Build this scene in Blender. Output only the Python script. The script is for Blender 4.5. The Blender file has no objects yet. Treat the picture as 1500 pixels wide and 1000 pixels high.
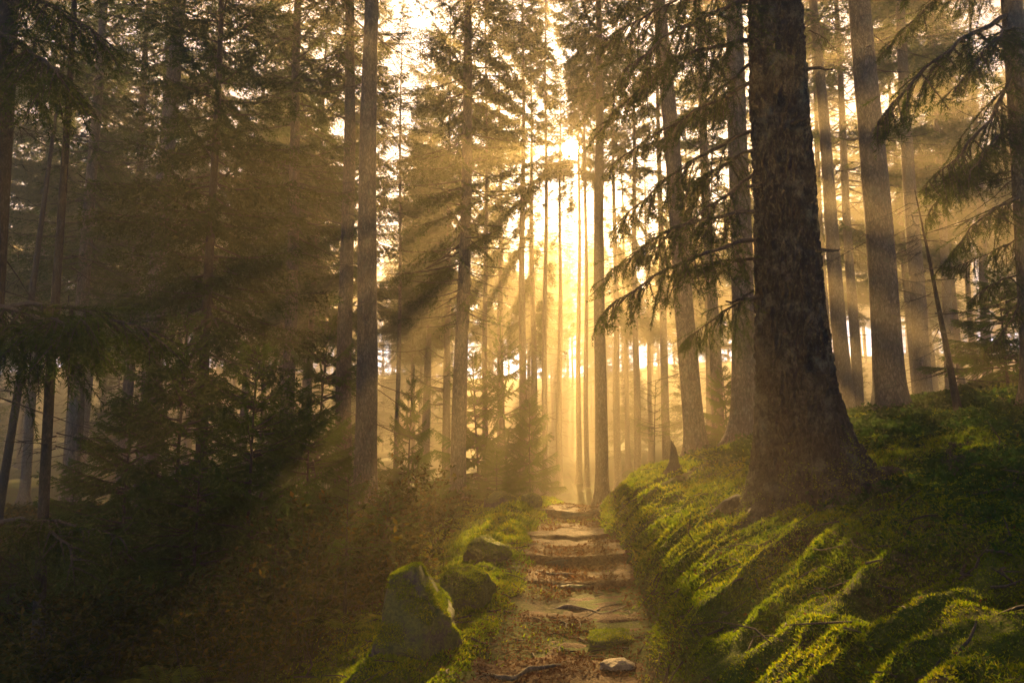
import bpy, math, random
import numpy as np
from mathutils import Vector, Matrix, Quaternion

sc = bpy.context.scene
col = sc.collection
PI = math.pi

# ------------------------------------------------------------------ camera
F = 1083.0                      # focal length in pixels of the 1500 px wide photograph
PITCH = math.radians(8.0)
CAM_Z = 1.5
cam = bpy.data.cameras.new('camera')
cam_o = bpy.data.objects.new('camera', cam)
col.objects.link(cam_o)
cam_o.location = (0, 0, CAM_Z)
cam_o.rotation_euler = (PI / 2 + PITCH, 0, 0)
cam.sensor_width = 36.0
cam.lens = F / 1500 * 36
cam.clip_start = 0.05
cam.clip_end = 4000
sc.camera = cam_o

# ------------------------------------------------------------------ sky, sun, exposure
SUN_EL = math.radians(22.5)
SUN_AZ = math.radians(4.87)     # to the right of +Y
sun_dir = Vector((math.sin(SUN_AZ) * math.cos(SUN_EL), math.cos(SUN_AZ) * math.cos(SUN_EL), math.sin(SUN_EL)))
world = bpy.data.worlds.new('World')
sc.world = world
world.use_nodes = True
wn = world.node_tree.nodes
bg = wn['Background']
sky = wn.new('ShaderNodeTexSky')
sky.sky_type = 'NISHITA'
sky.sun_disc = False
sky.sun_elevation = SUN_EL
sky.sun_rotation = SUN_AZ
sky.altitude = 600
sky.air_density = 0.3
sky.dust_density = 0.6
sky.ozone_density = 0.3
world.node_tree.links.new(sky.outputs[0], bg.inputs[0])
bg.inputs[1].default_value = 0.05

sun = bpy.data.lights.new('sun_light', 'SUN')
sun.energy = 5.0
sun.angle = math.radians(0.5)
sun.color = (1.0, 0.60, 0.19)
sun_o = bpy.data.objects.new('sun_light', sun)
col.objects.link(sun_o)
sun_o.rotation_euler = sun_dir.to_track_quat('Z', 'Y').to_euler()

HAZE_DENSITY = 0.0062
HAZE_G = 0.53

sc.view_settings.view_transform = 'Standard'
sc.view_settings.look = 'None'
sc.view_settings.gamma = 1.0
sc.view_settings.exposure = 2.8
cy = sc.cycles
cy.max_bounces = 4
cy.diffuse_bounces = 2
cy.glossy_bounces = 1
cy.transmission_bounces = 2
cy.volume_bounces = 0
cy.transparent_max_bounces = 8
cy.sample_clamp_indirect = 4.0
cy.caustics_reflective = False
cy.caustics_refractive = False
try:
    cy.use_denoising = True
    cy.denoiser = 'OPENIMAGEDENOISE'
except Exception:
    pass

# ------------------------------------------------------------------ numeric helpers
RNG = np.random.default_rng(7)


def hash3(ix, iy, iz, seed):
    h = (ix.astype(np.int64) * 374761393 + iy.astype(np.int64) * 668265263 + iz.astype(np.int64) * 2147483647 + seed * 974634777) & 0xFFFFFFFF
    h = ((h ^ (h >> 13)) * 1274126177) & 0xFFFFFFFF
    h = ((h ^ (h >> 16)) * 2246822519) & 0xFFFFFFFF
    return ((h ^ (h >> 15)) & 0xFFFFFF) / float(0xFFFFFF)


def noise(x, y, z=None, seed=0):
    """value noise, -1..1"""
    x = np.asarray(x, float); y = np.asarray(y, float)
    z = np.zeros_like(x) if z is None else np.asarray(z, float)
    x, y, z = np.broadcast_arrays(x, y, z)
    x0 = np.floor(x); y0 = np.floor(y); z0 = np.floor(z)
    fx = x - x0; fy = y - y0; fz = z - z0
    fx = fx * fx * (3 - 2 * fx); fy = fy * fy * (3 - 2 * fy); fz = fz * fz * (3 - 2 * fz)
    r = 0
    for dx in (0, 1):
        for dy in (0, 1):
            for dz in (0, 1):
                w = (fx if dx else 1 - fx) * (fy if dy else 1 - fy) * (fz if dz else 1 - fz)
                r = r + w * hash3(x0 + dx, y0 + dy, z0 + dz, seed)
    return r * 2 - 1


def fbm(x, y, z=None, seed=0, octaves=3):
    r = 0; a = 1.0; s = 1.0; t = 0
    for k in range(octaves):
        r = r + a * noise(np.asarray(x) * s, np.asarray(y) * s, None if z is None else np.asarray(z) * s, seed + k)
        t += a; a *= 0.5; s *= 2.03
    return r / t


def sstep(a, b, x):
    t = np.clip((np.asarray(x, float) - a) / (b - a), 0, 1)
    return t * t * (3 - 2 * t)


def unit(v):
    return v / np.maximum(np.linalg.norm(v, axis=-1, keepdims=True), 1e-9)


# ------------------------------------------------------------------ terrain
STEPS = [(4.3, .03), (6.45, .05), (7.75, .085), (8.8, .095), (10.4, .05), (12.7, .12)]


def path_x(y):
    y = np.asarray(y, float)
    return .33 + .105 * (y - 5.2) + .10 * np.sin((y - 5) * .7) * sstep(5, 8, y) + .012 * np.clip(y - 14, 0, 20) ** 2 * .3


def path_w(y):
    return .60 - .17 * sstep(5.5, 13, y)


def path_smooth(y):
    y = np.asarray(y, float)
    z = .042 * np.clip(y - 4, 0, 9.8)
    z = z - .085 * np.clip(y - 14.0, 0, 10) + .02 * np.clip(y - 34, 0, 90)
    return z


def path_step(y, wob=0):
    y = np.asarray(y, float)
    z = 0
    tot = 0
    for yi, a in STEPS:
        z = z + a * sstep(yi - .05, yi + .06, y + wob)
    z = z + .001 * np.clip(y - 4, 0, 10)
    return z - .085 * np.clip(y - 14.0, 0, 10) + .02 * np.clip(y - 34, 0, 90)


def terrain_base(x, y):
    x = np.asarray(x, float); y = np.asarray(y, float)
    d = x - path_x(y)
    w = path_w(y) + .16 * fbm(y * 1.3 + np.where(d > 0, 40., 0.), y * 0 + 3.3, seed=11, octaves=3)
    P = path_smooth(y)
    e = np.clip(d - w, 0, None)
    bank = .45 * (1 - np.exp(-e / .5)) + .24 * np.minimum(e, 11) + .06 * np.clip(e - 11, 0, 60)
    bank = bank * (1 - .35 * sstep(20, 60, y))
    f = np.clip(-d - w, 0, None)
    k = .19 + (.03 - .19) * sstep(6.5, 16, y)
    D = 1.2
    left = .13 * np.exp(-((f - .55) / .42) ** 2) * sstep(0, .2, f) - D * (1 - np.exp(-k * f / D)) + .05 * np.clip(f - 14, 0, 50)
    mid = np.where((e <= 0) & (f <= 0), -.05 * (1 - (d / w) ** 2), 0)
    hill = 11 * sstep(72, 116, y) * (1 - .0 * x)
    return P + bank + left + mid + hill, d, w, e, f


def terrain(x, y, detail=True):
    z, d, w, e, f = terrain_base(x, y)
    x = np.asarray(x, float); y = np.asarray(y, float)
    off = np.maximum(e, f)
    m = sstep(0.0, .35, off)
    z = z + m * .10 * fbm(x * .55, y * .55, seed=21, octaves=2) * sstep(0, 2, off)
    if detail:
        # moss cascades running down the right bank, toward the path and the viewer
        ax = (x * .82 + y * .57); bx = (-x * .57 + y * .82)
        wx = bx + .26 * fbm(x * 1.1, y * 1.1, seed=5, octaves=3)
        rid = 1 - np.abs(fbm(ax * .75, wx * 3.3, seed=31, octaves=2)) * 2.4
        rid = np.clip(rid, -.6, 1)
        rm = sstep(.02, .35, e) * (1 - sstep(3.0, 6.5, e)) * (1 - sstep(13, 20, y))
        z = z + rm * .10 * rid
        # lumpy cushions everywhere off the path
        lump = np.abs(fbm(x * 2.2, y * 2.2, seed=41, octaves=3))
        z = z + m * (.16 * lump - .03) * (1 - .4 * rm)
        z = z + m * .016 * fbm(x * 11, y * 11, seed=51, octaves=2)
        inside = 1 - sstep(-.05, .12, off)
        z = z - .05 * inside
    return z


def tz(x, y):
    return float(terrain(np.array([x]), np.array([y]))[0])


def px2x(px, depth):
    """lateral position of photo column px at a distance depth"""
    return (px - 750.0) / F * depth


def at(px, py, depth):
    """world point seen at photo pixel (px, py) at forward distance depth (y = depth)"""
    u = (px - 750) / F; v = (500 - py) / F
    dy = math.cos(PITCH) - v * math.sin(PITCH)
    dz = math.sin(PITCH) + v * math.cos(PITCH)
    s = depth / dy
    return Vector((u * s, depth, CAM_Z + dz * s))


# ------------------------------------------------------------------ mesh helpers
def mesh_from(name, verts, faces, mats, mat_idx=None, smooth=False):
    """verts (n,3); faces list of arrays, each (m,k)"""
    me = bpy.data.meshes.new(name)
    verts = np.ascontiguousarray(verts, np.float32)
    me.vertices.add(len(verts))
    me.vertices.foreach_set('co', verts.ravel())
    loops = np.concatenate([f.ravel() for f in faces]).astype(np.int32)
    sizes = np.concatenate([np.full(len(f), f.shape[1], np.int32) for f in faces])
    starts = np.concatenate([[0], np.cumsum(sizes)[:-1]]).astype(np.int32)
    me.loops.add(len(loops))
    me.loops.foreach_set('vertex_index', loops)
    me.polygons.add(len(sizes))
    me.polygons.foreach_set('loop_start', starts)
    me.polygons.foreach_set('loop_total', sizes)
    for m in mats:
        me.materials.append(m)
    if mat_idx is not None:
        me.polygons.foreach_set('material_index', np.ascontiguousarray(mat_idx, np.int32))
    me.update(calc_edges=True)
    if smooth:
        me.polygons.foreach_set('use_smooth', np.ones(len(sizes), bool))
    return me


class Soup:
    """collects tubes, triangles and quads of several materials into one mesh"""

    def __init__(self):
        self.v = []; self.f = []; self.mi = []; self.n = 0

    def add(self, verts, faces, mi=0):
        verts = np.asarray(verts, float).reshape(-1, 3)
        faces = np.asarray(faces, np.int64)
        self.v.append(verts)
        self.f.append(faces + self.n)
        self.mi.append(np.full(len(faces), mi))
        self.n += len(verts)

    def tris(self, P, mi=0):
        P = np.asarray(P, float).reshape(-1, 3, 3)
        self.add(P.reshape(-1, 3), np.arange(len(P) * 3).reshape(-1, 3), mi)

    def quads(self, P, mi=0):
        P = np.asarray(P, float).reshape(-1, 4, 3)
        self.add(P.reshape(-1, 3), np.arange(len(P) * 4).reshape(-1, 4), mi)

    def tubes(self, pts, rad, sides=3, mi=0):
        """many tubes at once: pts (n,k,3), rad (n,k)"""
        pts = np.asarray(pts, float); rad = np.asarray(rad, float)
        n, k, _ = pts.shape
        tan = np.gradient(pts, axis=1)
        tan = unit(tan)
        ref = np.where(np.abs(tan[..., 2:3]) > .9, np.array([1., 0, 0]), np.array([0, 0, 1.]))
        s = unit(np.cross(tan, ref)); b = np.cross(s, tan)
        ang = np.arange(sides) / sides * 2 * PI
        ring = pts[:, :, None, :] + rad[:, :, None, None] * (np.cos(ang)[None, None, :, None] * s[:, :, None, :] + np.sin(ang)[None, None, :, None] * b[:, :, None, :])
        idx = np.arange(n * k * sides).reshape(n, k, sides)
        a = idx[:, :-1, :]; c = idx[:, 1:, :]
        q = np.stack([a, np.roll(a, -1, 2), np.roll(c, -1, 2), c], -1).reshape(-1, 4)
        self.add(ring.reshape(-1, 3), q, mi)

    def mesh(self, name, mats, smooth=False):
        return mesh_from(name, np.concatenate(self.v), self.f, mats, np.concatenate(self.mi), smooth)


def obj(name, me, parent=None, loc=None):
    o = bpy.data.objects.new(name, me)
    col.objects.link(o)
    if parent is not None:
        o.parent = parent
    if loc is not None:
        o.location = loc
    return o


def empty(name, loc):
    o = bpy.data.objects.new(name, None)
    o.empty_display_size = .2
    col.objects.link(o)
    o.location = loc
    return o


def tag(o, label=None, cat=None, group=None, kind=None):
    if label: o['label'] = label
    if cat: o['category'] = cat
    if group: o['group'] = group
    if kind: o['kind'] = kind
    return o


# ------------------------------------------------------------------ materials
def new_mat(name):
    m = bpy.data.materials.new(name)
    m.use_nodes = True
    nt = m.node_tree
    nt.nodes.clear()
    out = nt.nodes.new('ShaderNodeOutputMaterial')
    return m, nt, out


def N(nt, t, **kw):
    n = nt.nodes.new(t)
    for k, v in kw.items():
        if k in n.inputs:
            n.inputs[k].default_value = v
        else:
            setattr(n, k, v)
    return n


def ramp(nt, fac, stops):
    r = nt.nodes.new('ShaderNodeValToRGB')
    while len(r.color_ramp.elements) < len(stops):
        r.color_ramp.elements.new(.5)
    for e, (p, c) in zip(r.color_ramp.elements, stops):
        e.position = p
        e.color = (*c, 1)
    nt.links.new(fac, r.inputs[0])
    return r.outputs[0]


def foliage_mat(name, stops, transl=.45, rough=.55, tscale=(1.3, 1.25, .5)):
    m, nt, out = new_mat(name)
    L = nt.links.new
    geo = N(nt, 'ShaderNodeNewGeometry')
    tc = N(nt, 'ShaderNodeTexCoord')
    nz = N(nt, 'ShaderNodeTexNoise', Scale=1.7, Detail=3.0)
    L(tc.outputs['Object'], nz.inputs['Vector'])
    mx = N(nt, 'ShaderNodeMath', operation='MULTIPLY_ADD')
    L(geo.outputs['Random Per Island'], mx.inputs[0]); mx.inputs[1].default_value = .45
    L(nz.outputs[0], mx.inputs[2])
    sub = N(nt, 'ShaderNodeMath', operation='SUBTRACT'); sub.inputs[1].default_value = .22
    L(mx.outputs[0], sub.inputs[0])
    c = ramp(nt, sub.outputs[0], stops)
    p = N(nt, 'ShaderNodeBsdfPrincipled', Roughness=rough)
    p.inputs['Specular IOR Level'].default_value = .0
    L(c, p.inputs['Base Color'])
    tr = N(nt, 'ShaderNodeBsdfTranslucent')
    mul = N(nt, 'ShaderNodeMix', data_type='RGBA', blend_type='MULTIPLY')
    mul.inputs[0].default_value = 1
    L(c, mul.inputs[6]); mul.inputs[7].default_value = (*tscale, 1)
    L(mul.outputs[2], tr.inputs[0])
    mix = N(nt, 'ShaderNodeMixShader')
    mix.inputs[0].default_value = transl
    L(p.outputs[0], mix.inputs[1]); L(tr.outputs[0], mix.inputs[2])
    L(mix.outputs[0], out.inputs[0])
    return m


M = {}
M['needle'] = foliage_mat('spruce_needles', [(0, (.018, .034, .010)), (.5, (.035, .060, .016)), (1, (.075, .095, .022))], .42)
M['young'] = foliage_mat('young_needles', [(0, (.022, .045, .012)), (.5, (.045, .085, .018)), (1, (.10, .14, .025))], .42)
M['mossleaf'] = foliage_mat('moss_fronds', [(0, (.030, .060, .004)), (.5, (.110, .165, .007)), (1, (.30, .27, .014))], .58, .7)
M['herb'] = foliage_mat('herb_leaves', [(0, (.010, .026, .006)), (.5, (.024, .060, .013)), (1, (.055, .10, .018))], .40, .5)
M['bilberry'] = foliage_mat('bilberry_leaves', [(0, (.014, .028, .006)), (.5, (.042, .052, .010)), (.8, (.12, .085, .015)), (1, (.22, .11, .020))], .45, .5, (1.3, 1.0, .5))
M['fern'] = foliage_mat('fern_leaf', [(0, (.06, .09, .012)), (.5, (.12, .15, .02)), (1, (.22, .19, .03))], .5, .5)
M['litter'] = foliage_mat('dead_leaves', [(0, (.035, .016, .008)), (.5, (.090, .043, .020)), (1, (.20, .105, .048))], .25, .7, (1.2, .9, .5))


def bark_mat(name, c0, c1, c2, scale=1.0, lichen=.0, bump=.6):
    m, nt, out = new_mat(name)
    L = nt.links.new
    tc = N(nt, 'ShaderNodeTexCoord')
    mp = N(nt, 'ShaderNodeMapping')
    mp.inputs['Scale'].default_value = (1, 1, .38)
    L(tc.outputs['Object'], mp.inputs[0])
    vo = N(nt, 'ShaderNodeTexVoronoi', Scale=19.0 * scale, feature='DISTANCE_TO_EDGE')
    nz0 = N(nt, 'ShaderNodeTexNoise', Scale=13.0 * scale, Detail=5.0, Roughness=.7)
    L(mp.outputs[0], nz0.inputs['Vector'])
    dist = N(nt, 'ShaderNodeVectorMath', operation='MULTIPLY_ADD')
    L(nz0.outputs['Color'], dist.inputs[0]); dist.inputs[1].default_value = (.20 / scale, .20 / scale, .20 / scale)
    L(mp.outputs[0], dist.inputs[2])
    L(dist.outputs[0], vo.inputs['Vector'])
    nz = N(nt, 'ShaderNodeTexNoise', Scale=30.0 * scale, Detail=8.0, Roughness=.72)
    L(mp.outputs[0], nz.inputs['Vector'])
    ed = N(nt, 'ShaderNodeMapRange'); ed.inputs[2].default_value = .42; ed.inputs[3].default_value = .35
    L(vo.outputs[0], ed.inputs[0])
    ad = N(nt, 'ShaderNodeMath', operation='MULTIPLY')
    L(nz.outputs[0], ad.inputs[0]); L(ed.outputs[0], ad.inputs[1])
    c = ramp(nt, ad.outputs[0], [(.12, c0), (.30, c1), (.55, c2)])
    big = N(nt, 'ShaderNodeTexNoise', Scale=4.0, Detail=9.0, Roughness=.78)
    L(tc.outputs['Object'], big.inputs['Vector'])
    lm = N(nt, 'ShaderNodeMapRange'); lm.inputs[1].default_value = .50; lm.inputs[2].default_value = .66; lm.inputs[4].default_value = lichen
    L(big.outputs[0], lm.inputs[0])
    mix = N(nt, 'ShaderNodeMix', data_type='RGBA')
    L(lm.outputs[0], mix.inputs[0]); L(c, mix.inputs[6]); mix.inputs[7].default_value = (.15, .155, .095, 1)
    p = N(nt, 'ShaderNodeBsdfPrincipled', Roughness=.85)
    p.inputs['Specular IOR Level'].default_value = .25
    L(mix.outputs[2], p.inputs['Base Color'])
    b = N(nt, 'ShaderNodeBump', Strength=bump, Distance=.03)
    L(ad.outputs[0], b.inputs['Height'])
    L(b.outputs[0], p.inputs['Normal'])
    L(p.outputs[0], out.inputs[0])
    return m


M['bark'] = bark_mat('spruce_bark', (.030, .020, .014), (.105, .075, .052), (.20, .155, .115), 1.0, .35)
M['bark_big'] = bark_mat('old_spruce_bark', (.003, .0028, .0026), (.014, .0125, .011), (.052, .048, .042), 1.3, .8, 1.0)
M['bark_dark'] = bark_mat('young_bark', (.012, .010, .008), (.040, .030, .022), (.08, .06, .045), 2.0, .2)
M['twig'] = bark_mat('twig_bark', (.016, .012, .009), (.050, .036, .026), (.10, .075, .055), 3.0, .1, .2)


def ground_mat():
    m, nt, out = new_mat('mossy_forest_floor')
    L = nt.links.new
    tc = N(nt, 'ShaderNodeTexCoord')
    n1 = N(nt, 'ShaderNodeTexNoise', Scale=1.1, Detail=6.0, Roughness=.65)
    n2 = N(nt, 'ShaderNodeTexNoise', Scale=16.0, Detail=6.0, Roughness=.7)
    n3 = N(nt, 'ShaderNodeTexNoise', Scale=70.0, Detail=3.0)
    for n in (n1, n2, n3):
        L(tc.outputs['Object'], n.inputs['Vector'])
    moss = ramp(nt, n2.outputs[0], [(.25, (.014, .026, .004)), (.5, (.045, .065, .008)), (.75, (.10, .11, .014))])
    soil = ramp(nt, n2.outputs[0], [(.3, (.016, .010, .006)), (.55, (.050, .032, .018)), (.8, (.10, .065, .035))])
    mr = N(nt, 'ShaderNodeMapRange'); mr.inputs[1].default_value = .50; mr.inputs[2].default_value = .66
    L(n1.outputs[0], mr.inputs[0])
    mix = N(nt, 'ShaderNodeMix', data_type='RGBA')
    L(mr.outputs[0], mix.inputs[0]); L(moss, mix.inputs[6]); L(soil, mix.inputs[7])
    p = N(nt, 'ShaderNodeBsdfPrincipled', Roughness=.95)
    p.inputs['Specular IOR Level'].default_value = .1
    L(mix.outputs[2], p.inputs['Base Color'])
    ad = N(nt, 'ShaderNodeMath', operation='MULTIPLY_ADD'); ad.inputs[1].default_value = .5
    L(n3.outputs[0], ad.inputs[0]); L(n2.outputs[0], ad.inputs[2])
    b = N(nt, 'ShaderNodeBump', Strength=.9, Distance=.03)
    L(ad.outputs[0], b.inputs['Height']); L(b.outputs[0], p.inputs['Normal'])
    L(p.outputs[0], out.inputs[0])
    return m


def soil_mat():
    m, nt, out = new_mat('trodden_earth')
    L = nt.links.new
    tc = N(nt, 'ShaderNodeTexCoord')
    n1 = N(nt, 'ShaderNodeTexNoise', Scale=3.0, Detail=6.0, Roughness=.6)
    n2 = N(nt, 'ShaderNodeTexNoise', Scale=28.0, Detail=7.0, Roughness=.7)
    n3 = N(nt, 'ShaderNodeTexVoronoi', Scale=60.0)
    for n in (n1, n2, n3):
        L(tc.outputs['Object'], n.inputs['Vector'])
    c1 = ramp(nt, n2.outputs[0], [(.3, (.028, .013, .007)), (.5, (.085, .042, .021)), (.72, (.17, .095, .052))])
    c2 = ramp(nt, n1.outputs[0], [(.35, (.55, .5, .45)), (.65, (1.1, 1.05, 1.0))])
    mul = N(nt, 'ShaderNodeMix', data_type='RGBA', blend_type='MULTIPLY'); mul.inputs[0].default_value = 1
    L(c1, mul.inputs[6]); L(c2, mul.inputs[7])
    p = N(nt, 'ShaderNodeBsdfPrincipled', Roughness=.85)
    p.inputs['Specular IOR Level'].default_value = .08
    L(mul.outputs[2], p.inputs['Base Color'])
    ad = N(nt, 'ShaderNodeMath', operation='MULTIPLY_ADD'); ad.inputs[1].default_value = .4
    L(n3.outputs[0], ad.inputs[0]); L(n2.outputs[0], ad.inputs[2])
    b = N(nt, 'ShaderNodeBump', Strength=.9, Distance=.025)
    L(ad.outputs[0], b.inputs['Height']); L(b.outputs[0], p.inputs['Normal'])
    L(p.outputs[0], out.inputs[0])
    return m


def rock_mat(name, base=(.16, .14, .115), moss=.5):
    m, nt, out = new_mat(name)
    L = nt.links.new
    tc = N(nt, 'ShaderNodeTexCoord')
    geo = N(nt, 'ShaderNodeNewGeometry')
    n1 = N(nt, 'ShaderNodeTexNoise', Scale=5.0, Detail=7.0, Roughness=.65)
    n2 = N(nt, 'ShaderNodeTexNoise', Scale=40.0, Detail=5.0, Roughness=.7)
    for n in (n1, n2):
        L(tc.outputs['Object'], n.inputs['Vector'])
    d = tuple(c * .35 for c in base); h = tuple(min(1, c * 2.0) for c in base)
    c1 = ramp(nt, n1.outputs[0], [(.3, d), (.52, base), (.75, h)])
    sp = ramp(nt, n2.outputs[0], [(.3, (.6, .6, .6)), (.7, (1.2, 1.2, 1.2))])
    mul = N(nt, 'ShaderNodeMix', data_type='RGBA', blend_type='MULTIPLY'); mul.inputs[0].default_value = 1
    L(c1, mul.inputs[6]); L(sp, mul.inputs[7])
    sepn = N(nt, 'ShaderNodeSeparateXYZ'); L(geo.outputs['Normal'], sepn.inputs[0])
    am = N(nt, 'ShaderNodeMath', operation='MULTIPLY_ADD'); am.inputs[1].default_value = .40
    n12 = N(nt, 'ShaderNodeMath', operation='MULTIPLY_ADD'); n12.inputs[1].default_value = .5
    L(n2.outputs[0], n12.inputs[0]); L(n1.outputs[0], n12.inputs[2])
    L(sepn.outputs[2], am.inputs[0]); L(n12.outputs[0], am.inputs[2])
    mr = N(nt, 'ShaderNodeMapRange'); mr.inputs[1].default_value = 1.20 - moss; mr.inputs[2].default_value = 1.32 - moss
    L(am.outputs[0], mr.inputs[0])
    mc = ramp(nt, n2.outputs[0], [(.3, (.02, .03, .005)), (.5, (.06, .075, .010)), (.75, (.13, .12, .018))])
    mix = N(nt, 'ShaderNodeMix', data_type='RGBA')
    L(mr.outputs[0], mix.inputs[0]); L(mul.outputs[2], mix.inputs[6]); L(mc, mix.inputs[7])
    p = N(nt, 'ShaderNodeBsdfPrincipled', Roughness=.75)
    p.inputs['Specular IOR Level'].default_value = .3
    L(mix.outputs[2], p.inputs['Base Color'])
    ad = N(nt, 'ShaderNodeMath', operation='MULTIPLY_ADD'); ad.inputs[1].default_value = .4
    L(n2.outputs[0], ad.inputs[0]); L(n1.outputs[0], ad.inputs[2])
    b = N(nt, 'ShaderNodeBump', Strength=.8, Distance=.04)
    L(ad.outputs[0], b.inputs['Height']); L(b.outputs[0], p.inputs['Normal'])
    L(p.outputs[0], out.inputs[0])
    return m


M['ground'] = ground_mat()
M['soil'] = soil_mat()
M['rock'] = rock_mat('mossy_granite', (.085, .072, .056), .47)
M['rock_mossy'] = rock_mat('moss_covered_rock', (.10, .09, .08), .75)
M['step'] = rock_mat('earthy_step_stone', (.062, .040, .024), .10)
M['rock_bare'] = rock_mat('bare_brown_stone', (.20, .14, .09), .0)

# ------------------------------------------------------------------ ground and path
def graded(lo, hi, f0, f1, step, grow=1.12):
    core = list(np.arange(f0, f1, step))
    a = [f1]; s = step
    while a[-1] < hi:
        s *= grow
        a.append(a[-1] + s)
    b = [f0]; s = step
    while b[-1] > lo:
        s *= grow
        b.append(b[-1] - s)
    return np.array(sorted(b[1:]) + core + a)


gx = graded(-70, 70, -3.2, 5.4, .035, 1.06)
gy = graded(-14, 118, 2.6, 13.5, .035, 1.06)
GX, GY = np.meshgrid(gx, gy)
GZ = terrain(GX.ravel(), GY.ravel())
nx, ny = len(gx), len(gy)
idx = np.arange(nx * ny).reshape(ny, nx)
q = np.stack([idx[:-1, :-1], idx[:-1, 1:], idx[1:, 1:], idx[1:, :-1]], -1).reshape(-1, 4)
me = mesh_from('ground', np.stack([GX.ravel(), GY.ravel(), GZ], 1), [q], [M['ground']], None, True)
ground = obj('ground', me)
tag(ground, 'mossy forest floor falling to a dark valley beside the path and rising as a bank across it', 'ground', None, 'structure')

py_ = np.arange(1.5, 22, .03)
pw_ = np.linspace(-.86, .86, 64)
PY, PW = np.meshgrid(py_, pw_, indexing='ij')
PX = path_x(PY) + PW
wob = .10 * fbm(PX * 2.2, PY * .4, seed=61, octaves=2)
PZ = path_step(PY, wob) - .055 * (1 - (PW / .86) ** 2) + .035 * fbm(PX * 3, PY * 3, seed=62, octaves=3) + .012 * fbm(PX * 14, PY * 14, seed=63, octaves=2)
PZ = PZ - .16 * sstep(.58, .86, np.abs(PW)) + .012
idx = np.arange(PX.size).reshape(PX.shape)
q = np.stack([idx[:-1, :-1], idx[:-1, 1:], idx[1:, 1:], idx[1:, :-1]], -1).reshape(-1, 4)
me = mesh_from('path', np.stack([PX.ravel(), PY.ravel(), PZ.ravel()], 1), [q], [M['soil']], None, True)
path = obj('path', me)
tag(path, 'trodden brown earth footpath climbing in low steps to a crest', 'path', None, 'structure')


def path_z(x, y):
    w = x - path_x(y)
    wob = .10 * fbm(x * 2.2, y * .4, seed=61, octaves=2)
    return path_step(y, wob) - .055 * (1 - (w / .86) ** 2) + .035 * fbm(x * 3, y * 3, seed=62, octaves=3) - .16 * sstep(.58, .86, np.abs(w)) + .012


# ------------------------------------------------------------------ foliage generators
def needles(base, d, length, spacing, nlen, nwid, rng, droop=.25, rows=3, spread=.75):
    """needle triangles along straight-ish twigs. base,d (n,3), length (n,)"""
    cnt = np.maximum(2, (length / spacing).astype(int))
    ti = np.repeat(np.arange(len(base)), cnt)
    first = np.repeat(np.cumsum(cnt) - cnt, cnt)
    v = (np.arange(len(ti)) - first + rng.random(len(ti)) * .8) / np.repeat(cnt, cnt)
    l = length[ti]
    P = base[ti] + d[ti] * (l * v)[:, None]
    P[:, 2] -= droop * l * v * v
    ax = d[ti].copy()
    ax[:, 2] -= 2 * droop * v
    ax = unit(ax)
    out = []
    up = np.array([0, 0, 1.])
    side = unit(np.cross(ax, up) + 1e-4)
    top = np.cross(side, ax)
    for r in range(rows):
        a = (r / rows) * 2 * PI + rng.random(len(P)) * 2.2
        if rows == 2:
            a = np.where(r == 0, 0, PI) + rng.normal(0, .5, len(P))
        perp = np.cos(a)[:, None] * side + np.sin(a)[:, None] * top * .7
        nd = unit(ax * (.55 + .3 * rng.random((len(P), 1))) + perp * spread)
        ws = unit(np.cross(nd, rng.normal(0, 1, (len(P), 3))))
        ln = nlen * (.7 + .6 * rng.random(len(P)))[:, None]
        wd = nwid * (.7 + .6 * rng.random(len(P)))[:, None]
        b0 = P + nd * ln * .02
        out.append(np.stack([b0 - ws * wd * .5, b0 + ws * wd * .5, P + nd * ln], 1))
    return np.concatenate(out)


# openings cut into the crowns to shape sun shafts, as angles round the camera-to-sun line (0 = below it, negative = to its left)
OPEN = [(c - w / 2, c + w / 2, r0, r1) for c, w, r0, r1 in (
    (8.5, 14, .7, 14), (-7, 5, 1.5, 10), (-15, 5, 2.2, 9), (-24, 6, 1.6, 9), (-32, 5, 1.7, 8), (-40.5, 6, 1.9, 7), (-50, 3.5, 2.3, 5.2), (-58, 5.5, 1.7, 4.8), (-67, 5, 1.7, 4.4), (-76, 4, 1.7, 3.8), (-91, 16, .3, 2.1),
    (20.5, 4, 1.8, 10), (29, 6, 1.7, 10), (38, 4, 2.0, 10), (46, 8, 1.9, 11), (55, 4, 2.2, 11), (63, 6, 1.9, 11), (71, 3, 2.3, 11), (80, 9, 2.3, 13), (89, 4, 2.6, 13), (98, 6, 2.7, 13), (109, 3, 2.7, 10), (123, 4, 2.4, 9),
    (137, 3, 1.6, 7), (-171, 4, 1.0, 5), (-144, 4, 1.6, 7), (-131, 3, 1.8, 6), (-119, 4, 1.8, 5))]


def is_open(W):
    a = W[:, 0] - math.tan(SUN_AZ) * W[:, 1]
    b = W[:, 2] - CAM_Z - math.tan(SUN_EL) / math.cos(SUN_AZ) * W[:, 1]
    b = b * math.cos(SUN_EL)
    r = np.hypot(a, b)
    th = np.degrees(np.arctan2(a, -b))
    o = r < .0072 * W[:, 1]
    th = th + 2.2 * noise(a * 1.1 + 7, b * 1.1, seed=15) + 1.5 * noise(a * 3.1, b * 3.1, seed=16)
    aw = a + .25 * noise(a * 1.7, b * 1.7, seed=17)
    o |= (aw > .4) & (aw < 2.0) & (b < -1.9) & (b > -5.6)  # further openings added so sun reaches the bank, path and boulders
    o |= (aw > -.5) & (aw < .6) & (b < -3.4) & (b > -8)
    o |= (aw > -1.6) & (aw < -.75) & (b < -2.5) & (b > -4.2)
    for lo, hi, r0, rm in OPEN:
        o |= (th > lo) & (th < hi) & (r < rm) & (r > r0)
    return o


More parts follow.
